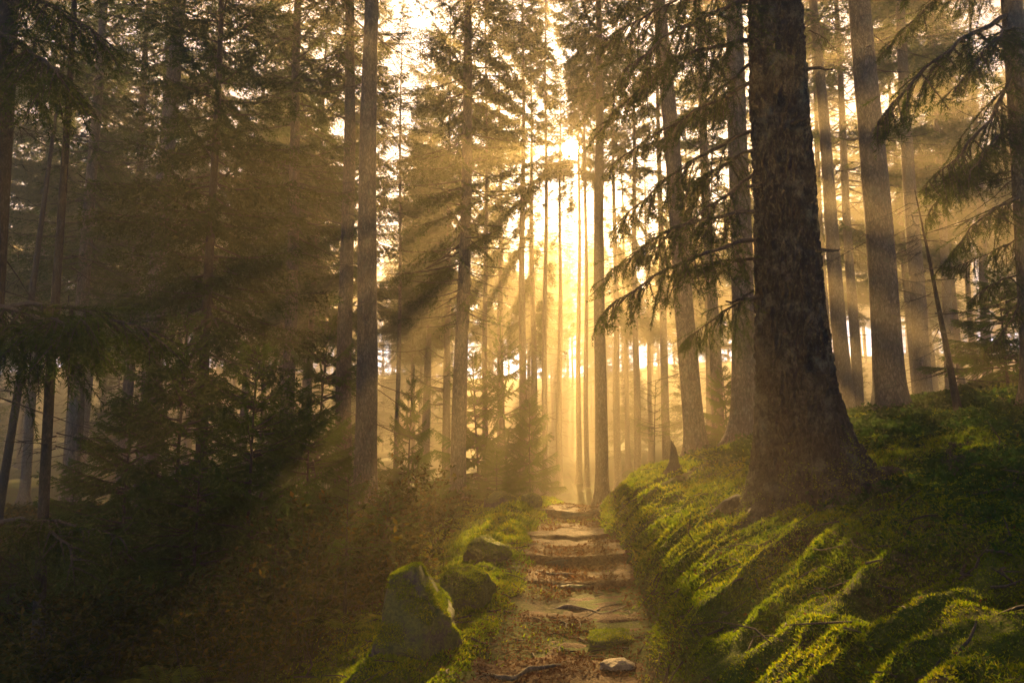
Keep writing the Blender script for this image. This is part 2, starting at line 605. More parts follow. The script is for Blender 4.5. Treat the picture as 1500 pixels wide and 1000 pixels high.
def cutter(loc, quat, scale, only_low=False):
    R = np.array(Quaternion(quat).to_matrix()) @ np.diag(scale)
    loc = np.array(loc)
    low = lambda W: W[:, 2] - CAM_Z - .415 * W[:, 1] < -.4
    return lambda P: is_open(P @ R.T + loc) & (low(P @ R.T + loc) if only_low else True)


def crown_soup(rng, H, z0, R, nb, spacing, nlen, nwid, rows=3, twig_gap=.10, droop=(-.45, .35), sparse=.0,
               dead=0, dead_z=(1.2, 5), shape=.75, needle_mi=0, wood_mi=1, side=None, hang=.45, cut=None, whorl=0.0):
    s = Soup()
    u = np.sort(rng.random(nb)) ** .95
    zb = z0 + (H - z0) * u
    az = np.arange(nb) * 2.39996 + rng.normal(0, .5, nb)
    if whorl:
        zb = np.round(zb / whorl) * whorl + rng.normal(0, whorl * .17, nb)
        u = np.clip((zb - z0) / (H - z0), 0, .99)
    if side is not None:
        keep = np.cos(az - side[0]) > side[1]
        zb, az, u = zb[keep], az[keep], u[keep]
        nb = len(u)
    L = R * (1 - u) ** shape * np.minimum(1, .5 + u * 5) * (.65 + .5 * rng.random(nb)) + .12
    s0 = droop[0] + (droop[1] - droop[0]) * u + rng.normal(0, .10, nb)
    s1 = .16 + rng.normal(0, .05, nb)
    rad = np.stack([np.cos(az), np.sin(az), np.zeros(nb)], 1)
    lat = np.stack([-np.sin(az), np.cos(az), np.zeros(nb)], 1)
    tt = np.linspace(0, 1, 7)
    bend = rng.normal(0, .12, nb)

    def curve(bi, t):
        p = rad[bi] * (L[bi] * t)[:, None] + lat[bi] * (L[bi] * bend[bi] * t * t)[:, None]
        p[:, 2] += zb[bi] + L[bi] * (s0[bi] * t + s1[bi] * t * t)
        return p

    bi = np.repeat(np.arange(nb), 7)
    pts = curve(bi, np.tile(tt, nb)).reshape(nb, 7, 3)
    rr = (.006 + .011 * L)[:, None] * (1 - .85 * tt)[None, :]
    s.tubes(pts, rr, 3, wood_mi)
    # side twigs
    nt_ = np.maximum(3, (L / twig_gap).astype(int)) * 2
    bi = np.repeat(np.arange(nb), nt_)
    first = np.repeat(np.cumsum(nt_) - nt_, nt_)
    t = .12 + .86 * ((np.arange(len(bi)) - first) + rng.random(len(bi))) / np.repeat(nt_, nt_)
    t = np.clip(t, .1, 1)
    if sparse:
        k = rng.random(len(bi)) > sparse * (1.25 - t)
        bi, t = bi[k], t[k]
    sg = np.where(rng.random(len(bi)) > .5, 1., -1.)
    P = curve(bi, t)
    tl = np.clip(L[bi] * .42 * (1.08 - t * .85) * (.6 + .7 * rng.random(len(bi))), .06, .75)
    d = unit(rad[bi] * (.55 + .5 * t)[:, None] + lat[bi] * (sg * .75 * (1.1 - t))[:, None] + np.stack([0 * t, 0 * t, s0[bi] * .5 - hang * (.4 + .8 * rng.random(len(bi)))], 1))
    if cut is not None:
        k = ~(cut(P + d * (tl * .6)[:, None]) | cut(P + d * (tl * .15)[:, None]))
        P, d, tl = P[k], d[k], tl[k]
    s.tris(needles(P, d, tl, spacing, nlen, nwid, rng, .25, rows), needle_mi)
    # needles on the main axis
    tip = curve(np.arange(nb), np.full(nb, .45)); tip2 = curve(np.arange(nb), np.ones(nb))
    if cut is not None:
        k = ~(cut(tip) | cut(tip2))
        tip, tip2 = tip[k], tip2[k]
    s.tris(needles(tip, unit(tip2 - tip), np.linalg.norm(tip2 - tip, axis=1) + .04, spacing, nlen, nwid, rng, 0, rows), needle_mi)
    # leader
    s.tris(needles(np.array([[0, 0, H - .6]]), np.array([[0, 0, 1.]]), np.array([.65]), spacing * .5, nlen, nwid, rng, 0, rows), needle_mi)
    if dead:
        n = dead
        zd = dead_z[0] + (dead_z[1] - dead_z[0]) * rng.random(n)
        a = rng.random(n) * 2 * PI
        if cut is not None:
            k = ~cut(np.stack([.4 * np.cos(a), .4 * np.sin(a), zd], 1))
            zd, a = zd[k], a[k]
            n = len(a)
        Ld = (.25 + .95 * rng.random(n) ** 1.5) * min(1.3, .55 * R + .25)
        rd = np.stack([np.cos(a), np.sin(a), 0 * a], 1)
        ld = np.stack([-np.sin(a), np.cos(a), 0 * a], 1)
        t7 = np.linspace(0, 1, 6)
        b = rng.normal(0, .25, n); sl = -.15 - .5 * rng.random(n)
        pts = rd[:, None, :] * (Ld[:, None] * t7)[..., None] + ld[:, None, :] * (Ld[:, None] * b[:, None] * t7 ** 2)[..., None]
        pts[..., 2] += zd[:, None] + Ld[:, None] * (sl[:, None] * t7 + .15 * t7 ** 2)
        pts += rng.normal(0, .012, pts.shape)
        s.tubes(pts, (.004 + .006 * Ld)[:, None] * (1 - .75 * t7), 3, wood_mi)
        for rep in range(5):
            k = rng.integers(1, 5, n)
            b0 = pts[np.arange(n), k]
            dd = unit(rd * .6 + ld * rng.choice([-1., 1.], n)[:, None] * .7 + rng.normal(0, .2, (n, 3)) + np.array([0, 0, -.45]))
            ll = Ld * (.15 + .25 * rng.random(n))
            tp = np.stack([b0, b0 + dd * ll[:, None] * .5 + rng.normal(0, .01, (n, 3)), b0 + dd * ll[:, None] - np.array([0, 0, .1]) * ll[:, None]], 1)
            s.tubes(tp, np.tile(np.array([.0035, .0025, .001]), (n, 1)), 3, wood_mi)
    return s


NM = [M['needle'], M['twig']]
YM = [M['young'], M['twig']]


def crown_mesh(name, seed, mats=NM, **kw):
    return crown_soup(np.random.default_rng(seed), **kw).mesh(name, mats)


# crowns of tall spruces, for trunks 24 m high
CR = {}
KIND = {}
for i in range(3):
    KIND['high%d' % i] = (100 + i, dict(H=24.5, z0=9.5 + i, R=2.0 + .25 * i, nb=190, spacing=.085, nlen=.105, nwid=.030, rows=2, twig_gap=.15, dead=60, dead_z=(1.6, 10.5), sparse=.25))
    KIND['low%d' % i] = (110 + i, dict(H=22.5, z0=4.2 + .8 * i, R=2.0 + .2 * i, nb=260, spacing=.07, nlen=.085, nwid=.024, rows=2, twig_gap=.12, dead=45, dead_z=(1.2, 5.2), sparse=.25))
    KIND['canopy%d' % i] = (160 + i, dict(H=24.5, z0=7.5 + i, R=2.4 + .25 * i, nb=190, spacing=.075, nlen=.15, nwid=.055, rows=2, twig_gap=.13, dead=40, dead_z=(1.6, 9.5), shape=.5))
    KIND['clumpy%d' % i] = (180 + i, dict(H=24.5, z0=6.5 + i, R=2.3, nb=120, spacing=.06, nlen=.13, nwid=.048, rows=2, twig_gap=.075, dead=60, dead_z=(1.6, 8), shape=.35, hang=.7))
KIND['slim'] = (120, dict(H=14.0, z0=2.6, R=1.75, nb=180, spacing=.045, nlen=.08, nwid=.022, rows=3, twig_gap=.09, dead=30, dead_z=(.8, 3.0), sparse=.15, shape=.6))
KIND['full'] = (121, dict(H=23.0, z0=4.6, R=2.2, nb=300, spacing=.06, nlen=.075, nwid=.021, rows=3, twig_gap=.11, dead=70, dead_z=(.9, 5.2), sparse=.15, shape=.6))
KIND['bare'] = (122, dict(H=24.5, z0=13.5, R=1.5, nb=120, spacing=.085, nlen=.105, nwid=.03, rows=2, twig_gap=.15, dead=80, dead_z=(1.5, 13.5), sparse=.3))
KIND['top'] = (125, dict(H=24.5, z0=11.8, R=1.7, nb=150, spacing=.07, nlen=.12, nwid=.042, rows=2, twig_gap=.10, dead=80, dead_z=(1.5, 12), sparse=.1, shape=.35, hang=.6))
KIND['crest'] = (127, dict(H=25.5, z0=17.2, R=1.7, nb=120, spacing=.07, nlen=.12, nwid=.042, rows=2, twig_gap=.10, dead=60, dead_z=(1.5, 16), sparse=.1, shape=.4, hang=.6))
KIND['bushy'] = (185, dict(H=9.0, z0=.4, R=1.9, nb=170, spacing=.09, nlen=.12, nwid=.04, rows=2, twig_gap=.13, shape=.8))


def crown_of(kind, loc, quat, scale):
    """a crown; near the line to the sun it is grown anew with the openings for the sun shafts cut out of it"""
    c = loc[0] - .085 * loc[1]
    if 15 < loc[1] < 70 and abs(c) < 14 and kind != 'bushy':
        seed, kw = KIND[kind]
        return crown_mesh('crown', seed + int(abs(c) * 97), cut=cutter(loc, quat, scale, kind == 'full'), **kw)
    if kind not in CR:
        CR[kind] = crown_mesh('crown', KIND[kind][0], **KIND[kind][1])
    return CR[kind]


def trunk_mesh(name, diam, H, lean, seed, mat, sides=20, flare=.8, sink=.35, top=.06, bow=.0):
    """lean (dx,dy) is the drift of the trunk's top"""
    rng = np.random.default_rng(seed)
    zz = np.concatenate([np.linspace(-sink, .9, 12), np.linspace(.9, H, 40)[1:]])
    ang = np.arange(sides) / sides * 2 * PI
    r = diam / 2 * (1 - (1 - top) * np.clip(zz / H, 0, 1) ** 1.15)
    fl = 1 + flare * np.exp(-np.clip(zz + .05, -.3, None) / .28)
    ph = rng.random(3) * 6.28
    A, Z = np.meshgrid(ang, zz)
    lob = .5 + .28 * np.sin(3 * A + ph[0]) + .22 * np.sin(5 * A + ph[1])
    RR = r[:, None] * (1 + (fl[:, None] - 1) * (.45 + .9 * lob)) * (1 + .05 * noise(np.cos(A) * 2 + seed, np.sin(A) * 2, Z * 1.2, seed))
    t = np.clip(zz / H, 0, 1)
    cx = lean[0] * t + .035 * np.sin(zz * .5 + ph[2]) * np.clip(zz / 3, 0, 1) + bow * np.sin(t * PI)
    cy_ = lean[1] * t
    V = np.stack([cx[:, None] + RR * np.cos(A), cy_[:, None] + RR * np.sin(A), Z], -1)
    n = len(zz)
    idx = np.arange(n * sides).reshape(n, sides)
    a = idx[:-1]; b = idx[1:]
    q = np.stack([a, np.roll(a, -1, 1), np.roll(b, -1, 1), b], -1).reshape(-1, 4)
    cap = idx[-1][None, :]
    return mesh_from(name, V.reshape(-1, 3), [q, cap], [mat], None, True)


def spruce(px, depth, diam, H, crown, label, group=None, top_px=None, top_py=0, mat='bark', seed=0, rot=None, kw=None, x=None, base_py=600, cs=1.0, name='spruce_tree'):
    """a spruce standing where photo column px meets the ground at a distance; top_px is the column its trunk passes at row top_py"""
    H = H * .9
    bx = px2x(px, depth) if x is None else x
    bz = tz(bx, depth)
    t = empty(name, (bx, depth, bz))
    lean = 0.0
    if top_px is not None:
        # follow the trunk from its base to the given point: constant distance
        p = at(top_px, top_py, depth)
        lean = (p.x - bx) / max(.5, p.z - bz) * H
    rnd = random.Random(seed * 13 + int(px))
    obj('trunk', trunk_mesh('trunk', diam, H, (lean, rnd.uniform(-.2, .2)), seed + 5, M[mat], **(kw or {})), t)
    if crown:
        k = H / KIND[crown][1]['H']
        # tilt with the lean, so that the branches stay on the trunk
        q = Quaternion((0, 1, 0), math.atan2(lean, H)) @ Quaternion((0, 0, 1), rnd.uniform(0, 6.28) if rot is None else rot)
        scl = (cs * k ** .3, cs * k ** .3, k)
        c = obj('crown', crown_of(crown, (bx, depth, bz), q, scl), t)
        c.rotation_mode = 'QUATERNION'
        c.rotation_quaternion = q
        c.scale = scl
    tag(t, label, 'tree', group)
    return t


# ------------------------------------------------------------------ the trees one can point to
spruce(118, 16, .31, 24, 'low0', 'slim straight spruce behind the thin dark pole of a tree at the left', top_px=152, seed=1, rot=.4)
spruce(190, 19, .30, 23, 'low1', 'slender spruce trunk in mist between two thicker trunks on the left', top_px=216, seed=2, rot=2.0)
spruce(222, 14, .40, 25, 'high0', 'tall grey spruce trunk rising behind the dense young spruces on the left', top_px=262, seed=3, rot=1.0)
spruce(305, 11, .18, 14, 'slim', 'dark slim spruce hung with dense drooping green branches from low down', top_px=325, seed=4, mat='bark_dark', rot=3.0)
spruce(423, 17, .33, 24, 'low2', 'straight spruce in the misty gap behind the small green spruce', top_px=440, seed=5, rot=4.0)
spruce(508, 16, .36, 25, 'high1', 'darker spruce close behind the left side of the tall bare smooth trunk', top_px=512, seed=6, rot=1.7)
spruce(538, 14, .43, 26, 'high2', 'tall bare straight spruce trunk crossed by slanting sunbeams left of the path', top_px=546, seed=7, rot=.2)
spruce(583, 21, .15, 17, 'bare', 'very thin spruce stem with bare twigs beside the tall bare trunk', top_px=591, seed=8, rot=.2)
spruce(672, 17, .36, 23, 'full', 'broad golden spruce with a full hanging crown left of the sunburst', top_px=688, seed=9, rot=.9)
spruce(712, 24, .20, 23, 'top', 'thin misty trunk behind the broad golden spruce', top_px=712, seed=10)
spruce(765, 27, .32, 24, 'top', 'faint grey trunk in the mist left of the sunbeams over the path', top_px=766, seed=11)
spruce(818, 36, .32, 24, 'top', 'dark narrow trunk just left of the slender trunk that touches the sun', top_px=822, seed=12)
spruce(846, 37, .30, 25, 'top', 'straight slender trunk touching the right rim of the sun', top_px=848, seed=13)
spruce(879, 20, .36, 26, 'top', 'spruce trunk just right of the sun above the bright shaft of light', top_px=876, seed=14)
spruce(797, 30, .24, 27.5, 'crest', 'slender trunk left of the sun with its crown high above the beams', top_px=800, seed=41)
spruce(858, 34, .24, 29, 'crest', 'hazy slender trunk between the sun and the thicker trunk right of it', top_px=856, seed=42)
spruce(931, 28, .28, 24, 'high1', 'faint slender trunk in mist right of the bright shaft of light', top_px=925, seed=15)
spruce(1018, 14.4, .40, 25, 'high0', 'leaning spruce trunk at the top of the mossy bank left of the big old spruce', top_px=964, seed=16, rot=2.2)
spruce(1050, 20, .34, 24, 'low1', 'misty trunk between the leaning spruce and the thick trunk by the old spruce', top_px=1022, seed=17, rot=.6)
spruce(1087, 13, .42, 25, 'high2', 'thick shaded trunk half hidden directly behind the big old spruce', top_px=1078, seed=18, rot=5.0)
spruce(1240, 19, .40, 25, 'high1', 'pale misty trunk just right of the big old spruce', top_px=1192, seed=19, rot=1.2)
spruce(1256, 23, .33, 25, 'low2', 'thinner misty trunk behind the gap right of the big old spruce', top_px=1222, seed=20, rot=3.9)
spruce(1304, 13, .52, 26, 'high0', 'stout pale trunk with flared roots on the mossy slope at the right', top_px=1262, seed=21, rot=4.1)
spruce(1352, 22, .48, 26, 'high2', 'misty trunk behind the leaning dead sapling on the right', top_px=1318, seed=22, rot=2.9)
spruce(1392, 29, .40, 25, 'high1', 'faint trunk in mist on the right slope beyond the dead sapling', top_px=1362, seed=23)
spruce(1448, 31, .42, 25, 'high0', 'faintest trunk in the glowing haze below the hanging branches at the right', top_px=1420, seed=24)
spruce(12, 13, .15, 12, None, 'thin bare stem leaning right at the left edge behind hanging branches', top_px=34, top_py=520, seed=25, mat='bark_dark')

# ------------------------------------------------------------------ near branches
def branch_soup(seed, n=34, needle_mi=0, wood_mi=1, sag=.10, hang=.55, spacing=.010, nlen=.026, nwid=.0042, twig=.30, sparse=0.0, rows=3):
    """a spruce bough one metre long along +X, hanging twigs"""
    rng = np.random.default_rng(seed)
    s = Soup()
    t = np.linspace(0, 1, 12)
    wy = rng.normal(0, .04)

    def c(t):
        return np.stack([t, wy * np.sin(t * PI) + .012 * np.sin(t * 17 + seed), -sag * np.sin(t * PI) * 1.0 + .008 * np.sin(t * 23)], -1)
    s.tubes(c(t)[None], (.014 * (1 - .85 * t))[None], 5, wood_mi)
    tb = .10 + .9 * (np.arange(n) + rng.random(n)) / n
    if sparse:
        tb = tb[rng.random(n) > sparse * (1.2 - tb)]
        n = len(tb)
    gapn = noise(tb * 6 + seed, tb * 0, seed=seed) < .35
    tb = tb[gapn | (rng.random(n) < .25)]
    n = len(tb)
    sg = np.where(rng.random(n) < .5, 1., -1.)
    B = c(tb)
    ln = twig * (1.05 - .8 * tb) * (.35 + 1.15 * rng.random(n)) + .04
    d = unit(np.stack([.5 + .6 * tb, sg * (.75 * (1.1 - tb * .6)), -hang * (.1 + 1.3 * rng.random(n))], 1) + rng.normal(0, .22, (n, 3)))
    tp = np.stack([B + d * (ln * v)[:, None] - np.array([0, 0, .25]) * (ln * v * v)[:, None] for v in (0, .33, .66, 1)], 1)
    s.tubes(tp, np.tile(np.array([.005, .004, .003, .0015]), (n, 1)), 3, wood_mi)
    s.tris(needles(B, d, ln, spacing, nlen, nwid, rng, .25, rows), needle_mi)
    # second order twiglets
    m = 5
    b2 = np.repeat(np.arange(n), m)
    v = .2 + .7 * rng.random(n * m)
    B2 = B[b2] + d[b2] * (ln[b2] * v)[:, None]
    B2[:, 2] -= .25 * ln[b2] * v * v
    sd = unit(np.cross(d[b2], np.array([0, 0, 1.])))
    d2 = unit(d[b2] * .7 + sd * rng.choice([-1., 1.], n * m)[:, None] * .7 + np.array([0, 0, -.35]) + rng.normal(0, .15, (n * m, 3)))
    l2 = ln[b2] * .42 * (1.1 - v * .7) * (.6 + .7 * rng.random(n * m)) + .02
    s.tris(needles(B2, d2, l2, spacing, nlen, nwid, rng, .3, rows), needle_mi)
    s.tris(needles(c(np.array([.3])), np.array([[1., 0, 0.02]]), np.array([.72]), spacing, nlen, nwid, rng, -.04, rows), needle_mi)
    return s


BR = [branch_soup(200 + i, n=38 + 4 * i, sag=(-.06, -.10, .03, -.04)[i], hang=(.75, .55, .9, .5)[i], twig=(.30, .26, .34, .22)[i]).mesh('branch', NM) for i in range(4)]
BRS = [branch_soup(230 + i, n=30, sag=(-.05, -.09)[i], hang=(.9, .7)[i], twig=.26, sparse=.45, spacing=.014).mesh('branch', NM) for i in range(2)]


def bough(parent, a, b, me, roll=0.0, thick=1.0, name='branch'):
    """hang a bough from point a to tip b (world points) on a tree"""
    a = Vector(a); b = Vector(b)
    d = b - a
    L = d.length
    q = d.to_track_quat('X', 'Z')
    o = obj(name, me, parent)
    o.rotation_mode = 'QUATERNION'
    o.rotation_quaternion = q @ Quaternion((1, 0, 0), roll)
    o.location = a - parent.location
    o.scale = (L, L * thick, L * thick)
    return o


def blades(P, nrm, rng, size, lean=.9, wid=.42):
    n = len(P)
    d = unit(nrm + rng.normal(0, lean, (n, 3)) * .7)
    flip = np.sum(d * nrm, 1) < .1
    d[flip] = unit(d[flip] + nrm[flip])
    s = unit(np.cross(d, rng.normal(0, 1, (n, 3))))
    l = (size * (.5 + rng.random(n)))[:, None] if np.ndim(size) else size * (.5 + rng.random(n))[:, None]
    w = l * wid
    b = P - nrm * .004
    return np.stack([b - s * w * .5, b + s * w * .5, b + d * l], 1)


# ------------------------------------------------------------------ the big old spruce
def big_trunk():
    H = 22.0
    sides = 260
    zz = np.concatenate([np.arange(-.7, 7.2, .018), np.linspace(7.2, H, 40)])
    ang = np.arange(sides) / sides * 2 * PI
    A, Z = np.meshgrid(ang, zz)
    r = .335 * (1 - .8 * np.clip(Z / H, 0, 1))
    zf = np.clip(Z - .26 * np.cos(A) * .75 + .02, 0, None)      # height over the sloping ground
    # roots: (direction, reach, sharpness)
    fl = .06 * np.exp(-zf / .9)
    for a0, reach, sh, dec in ((-.15, .46, 6, .46), (3.5, .26, 8, .26), (4.45, .22, 8, .24), (5.35, .26, 8, .26), (2.4, .3, 5, .3), (1.2, .3, 5, .3)):
        lobe = np.exp(sh * (np.cos(A - a0) - 1))
        fl = fl + reach * lobe * np.exp(-zf / dec) + .22 * reach * lobe * np.exp(-zf / 1.0)
    RR = r + fl
    ca, sa = np.cos(A), np.sin(A)
    # bark scales: cells a few centimetres across, each standing off at its own level
    NC = 36
    u = A / (2 * PI) * NC; v = Z / .095
    iu0 = np.mod(np.floor(u), NC)
    u = u + .35 * noise(ca * 9, sa * 9, Z * 7, 70); v = v + 1.3 * noise(ca * 7 + 5, sa * 7, Z * 4, 71) + 1.2 * hash3(iu0, iu0 * 0, iu0 * 0, 72)
    iu = np.floor(u); iv = np.floor(v)
    f1 = np.full(A.shape, 9.); f2 = np.full(A.shape, 9.); lev = np.zeros(A.shape); ti = np.zeros(A.shape)
    for du in (-1, 0, 1):
        for dv in (-1, 0, 1):
            cu = iu + du; cv = iv + dv
            hu = np.mod(cu, NC); z0_ = np.zeros_like(hu)
            px_ = cu + hash3(hu, cv, z0_, 81); py2 = cv + hash3(hu, cv, z0_, 82)
            dd = np.hypot(u - px_, v - py2)
            new = dd < f1
            f2 = np.where(new, f1, np.minimum(f2, dd))
            lev = np.where(new, hash3(hu, cv, z0_, 83), lev)
            ti = np.where(new, v - py2, ti)
            f1 = np.where(new, dd, f1)
    n2 = fbm(ca * 21, sa * 21, Z * 10, 75, 3)
    edge = np.clip((f2 - f1) / .35, 0, 1)
    RR = RR + (.026 * lev + .012 * ti) * edge - .022 * (1 - edge) + .012 * n2 + .022 * fbm(ca * 2.4, sa * 2.4, Z * .9, 79, 3)
    cx = .012 * Z + .015 * np.sin(Z * .7)
    V = np.stack([cx + RR * ca, RR * sa * np.where(Z > 1.2, 1, 1), Z], -1)
    n = len(zz)
    idx = np.arange(n * sides).reshape(n, sides)
    a = idx[:-1]; b = idx[1:]
    q = np.stack([a, np.roll(a, -1, 1), np.roll(b, -1, 1), b], -1).reshape(-1, 4)
    return mesh_from('trunk', V.reshape(-1, 3), [q], [M['bark_big']], None, True)


BX, BY = px2x(1157, 7.5), 7.5
big = empty('old_spruce', (BX, BY, tz(BX, BY) - .05))
tag(big, 'huge dark old spruce with rough bark and spreading roots on the mossy bank', 'tree')
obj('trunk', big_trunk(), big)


def root(parent, pts, r0, r1, seed):
    """a tapering root lying on the ground through world points (x, y), half sunk in it"""
    pts = np.array(pts, float)
    n = 40
    t = np.linspace(0, 1, n); k = np.linspace(0, 1, len(pts))
    x = np.interp(t, k, pts[:, 0]); y = np.interp(t, k, pts[:, 1])
    for _ in range(3):
        x[1:-1] = (x[:-2] + x[1:-1] * 2 + x[2:]) / 4; y[1:-1] = (y[:-2] + y[1:-1] * 2 + y[2:]) / 4
    x = x + .05 * noise(t * 7, t * 0, seed=seed) * t; y = y + .05 * noise(t * 7, t * 0 + 9, seed=seed) * t
    z = terrain(x, y, False) + .10 * (1 - t) - .10 * t ** 2 + .05 * noise(t * 5, t * 0 + 4, seed=seed)
    r = (r0 + (r1 - r0) * t ** .7) * (1 + .22 * noise(t * 9, t * 0 + 2, seed=seed))
    P = np.stack([x, y, z], 1) - np.array(parent.location)
    s = Soup()
    s.tubes(P[None], r[None], 22, 0)
    V = s.v[0]; s.v[0] = V + unit(rng0.normal(0, 1, V.shape)) * .006 + .012 * np.stack([noise(V[:, 0] * 14, V[:, 1] * 14, V[:, 2] * 14, seed)] * 3, 1)
    obj('root', s.mesh('root', [M['bark_big']], True), parent)


rng0 = np.random.default_rng(77)
bt = big.children[0].data
n_ = len(bt.polygons)
c_ = np.empty(n_ * 3); bt.polygons.foreach_get('center', c_); c_ = c_.reshape(-1, 3)
nr_ = np.empty(n_ * 3); bt.polygons.foreach_get('normal', nr_); nr_ = nr_.reshape(-1, 3)
ar_ = np.empty(n_); bt.polygons.foreach_get('area', ar_)
mk = fbm(c_[:, 0] * 5, c_[:, 1] * 5, c_[:, 2] * 3.2, 93, 3) + .75 - (c_[:, 2] - .28 * c_[:, 0]) * 1.5
w_ = ar_ * np.clip(mk, 0, 1) * (c_[:, 2] > -.5) * (c_[:, 2] < 1.6)
k_ = rng0.choice(n_, 26000, p=w_ / w_.sum())
s = Soup(); s.tris(blades(c_[k_], nr_[k_], rng0, .022))
obj('moss_cover', s.mesh('moss_cover', [M['mossleaf']]), big)
for zs, az, ln in ((1.75, 4.3, .16), (2.6, 5.6, .22), (3.3, 3.6, .14), (2.15, 3.2, .3), (3.9, 4.9, .2), (4.6, 5.9, .25), (1.35, 5.2, .1)):
    s = Soup()
    d_ = np.array([math.cos(az), math.sin(az), -.18])
    P_ = np.array([[0, 0, zs]]) + d_ * np.linspace(.27, .33 + ln, 6)[:, None] + rng0.normal(0, .008, (6, 3))
    s.tubes(P_[None], np.array([[.030, .024, .019, .016, .013, .008]]), 8, 0)
    obj('dead_stub', s.mesh('dead_stub', [M['bark_dark']], True), big)
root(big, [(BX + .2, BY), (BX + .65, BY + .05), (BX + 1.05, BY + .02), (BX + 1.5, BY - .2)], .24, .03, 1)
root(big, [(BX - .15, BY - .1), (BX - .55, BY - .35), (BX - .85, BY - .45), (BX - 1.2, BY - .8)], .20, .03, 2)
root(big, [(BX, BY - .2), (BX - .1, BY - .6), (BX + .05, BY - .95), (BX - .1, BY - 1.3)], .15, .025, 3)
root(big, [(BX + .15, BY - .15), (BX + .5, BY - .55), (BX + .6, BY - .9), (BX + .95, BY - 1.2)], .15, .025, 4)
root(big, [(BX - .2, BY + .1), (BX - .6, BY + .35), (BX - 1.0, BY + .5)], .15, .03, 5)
OLD = crown_mesh('crown', 130, H=24.0, z0=9.5, R=2.6, nb=170, spacing=.085, nlen=.10, nwid=.03, rows=2, twig_gap=.15, sparse=.2)
oc = obj('crown', OLD, big); oc.scale = (1, 1, .92)
br_list = [  # start on the trunk (px,py,depth) -> tip
    ((1105, 350, 7.5), (878, 462, 7.2), 0), ((1105, 310, 7.5), (885, 415, 8.0), 1),
    ((1105, 255, 7.6), (930, 372, 8.4), 2), ((1104, 190, 7.6), (905, 330, 8.8), 0),
    ((1104, 120, 7.6), (890, 245, 8.2), 3), ((1104, 60, 7.6), (880, 190, 7.4), 1),
    ((1103, 0, 7.6), (900, 120, 7.0), 0), ((1103, -60, 7.6), (880, 60, 8.2), 2),
    ((1103, -120, 7.6), (915, 10, 7.3), 1), ((1103, -190, 7.6), (870, -40, 8.4), 3),
    ((1105, 425, 7.5), (1000, 500, 8.3), 2), ((1105, 220, 7.8), (1010, 330, 9.4), 1),
    ((1105, 380, 7.8), (985, 400, 9.2), 3), ((1105, 90, 7.8), (1000, 180, 9.3), 2),
]
for a, b, k in br_list:
    bough(big, at(*a), at(*b), BR[k], random.Random(a[1]).uniform(-.3, .3))
bough(big, at(1185, 45, 7.5), at(1222, 72, 7.2), BRS[0])

# right edge spruce with hanging boughs
rt = spruce(1520, 9.0, .30, 22, 'high1', 'dark spruce at the right edge whose boughs hang out over the misty slope', top_px=1478, seed=31, rot=.5)
for a, b, k in [((1484, 20, 9), (1285, 178, 8.6), 0), ((1482, -40, 9), (1300, 70, 9.2), 1), ((1486, 100, 9), (1352, 275, 8.8), 2), ((1490, 190, 9), (1355, 320, 9.3), 0),
                ((1494, 250, 9), (1355, 275, 9.6), 3), ((1497, 290, 9), (1382, 388, 8.7), 1), ((1500, 345, 9), (1385, 395, 9.5), 2), ((1503, 400, 9), (1418, 442, 8.8), 0), ((1480, -110, 9), (1330, -10, 8.6), 3),
                ((1484, 40, 9), (1400, 130, 8.3), 1), ((1490, 180, 9), (1420, 260, 8.3), 3), ((1505, 420, 9), (1440, 520, 9.2), 2), ((1482, -60, 9.2), (1400, 20, 9.9), 0)]:
    bough(rt, at(*a), at(*b), BR[k], random.Random(b[0]).uniform(-.3, .3))

# left edge spruce
lf = spruce(-22, 6.5, .26, 20, 'high0', 'dark spruce cut by the left edge with heavy boughs reaching in', top_px=6, seed=32, rot=1.5, mat='bark_dark')
for a, b, k in [((-40, 455, 6.4), (228, 492, 5.6), 0), ((-40, 430, 6.4), (130, 470, 5.2), 2), ((-40, 480, 6.4), (150, 530, 5.9), 1), ((-40, 770, 6.4), (178, 785, 5.5), 3), ((-40, 800, 6.4), (110, 830, 5.2), 1),
                ((-40, -20, 6.4), (150, 60, 5.8), 0), ((-40, -90, 6.4), (190, -10, 6.8), 1), ((-40, 20, 6.4), (90, 110, 5.4), 2), ((-40, 420, 6.4), (60, 520, 6.8), 3), ((-40, 470, 6.4), (70, 560, 7), 0), ((-40, 790, 6.4), (60, 850, 6.6), 2)]:
    bough(lf, at(*a), at(*b), BR[k], random.Random(a[1]).uniform(-.3, .3))

# thin dark pole of a tree at left
th = spruce(88, 6.8, .10, 9.5, None, 'thin nearly black dead tree standing like a pole at the left', top_px=96, seed=33, mat='bark_dark', kw=dict(flare=.3, top=.25))


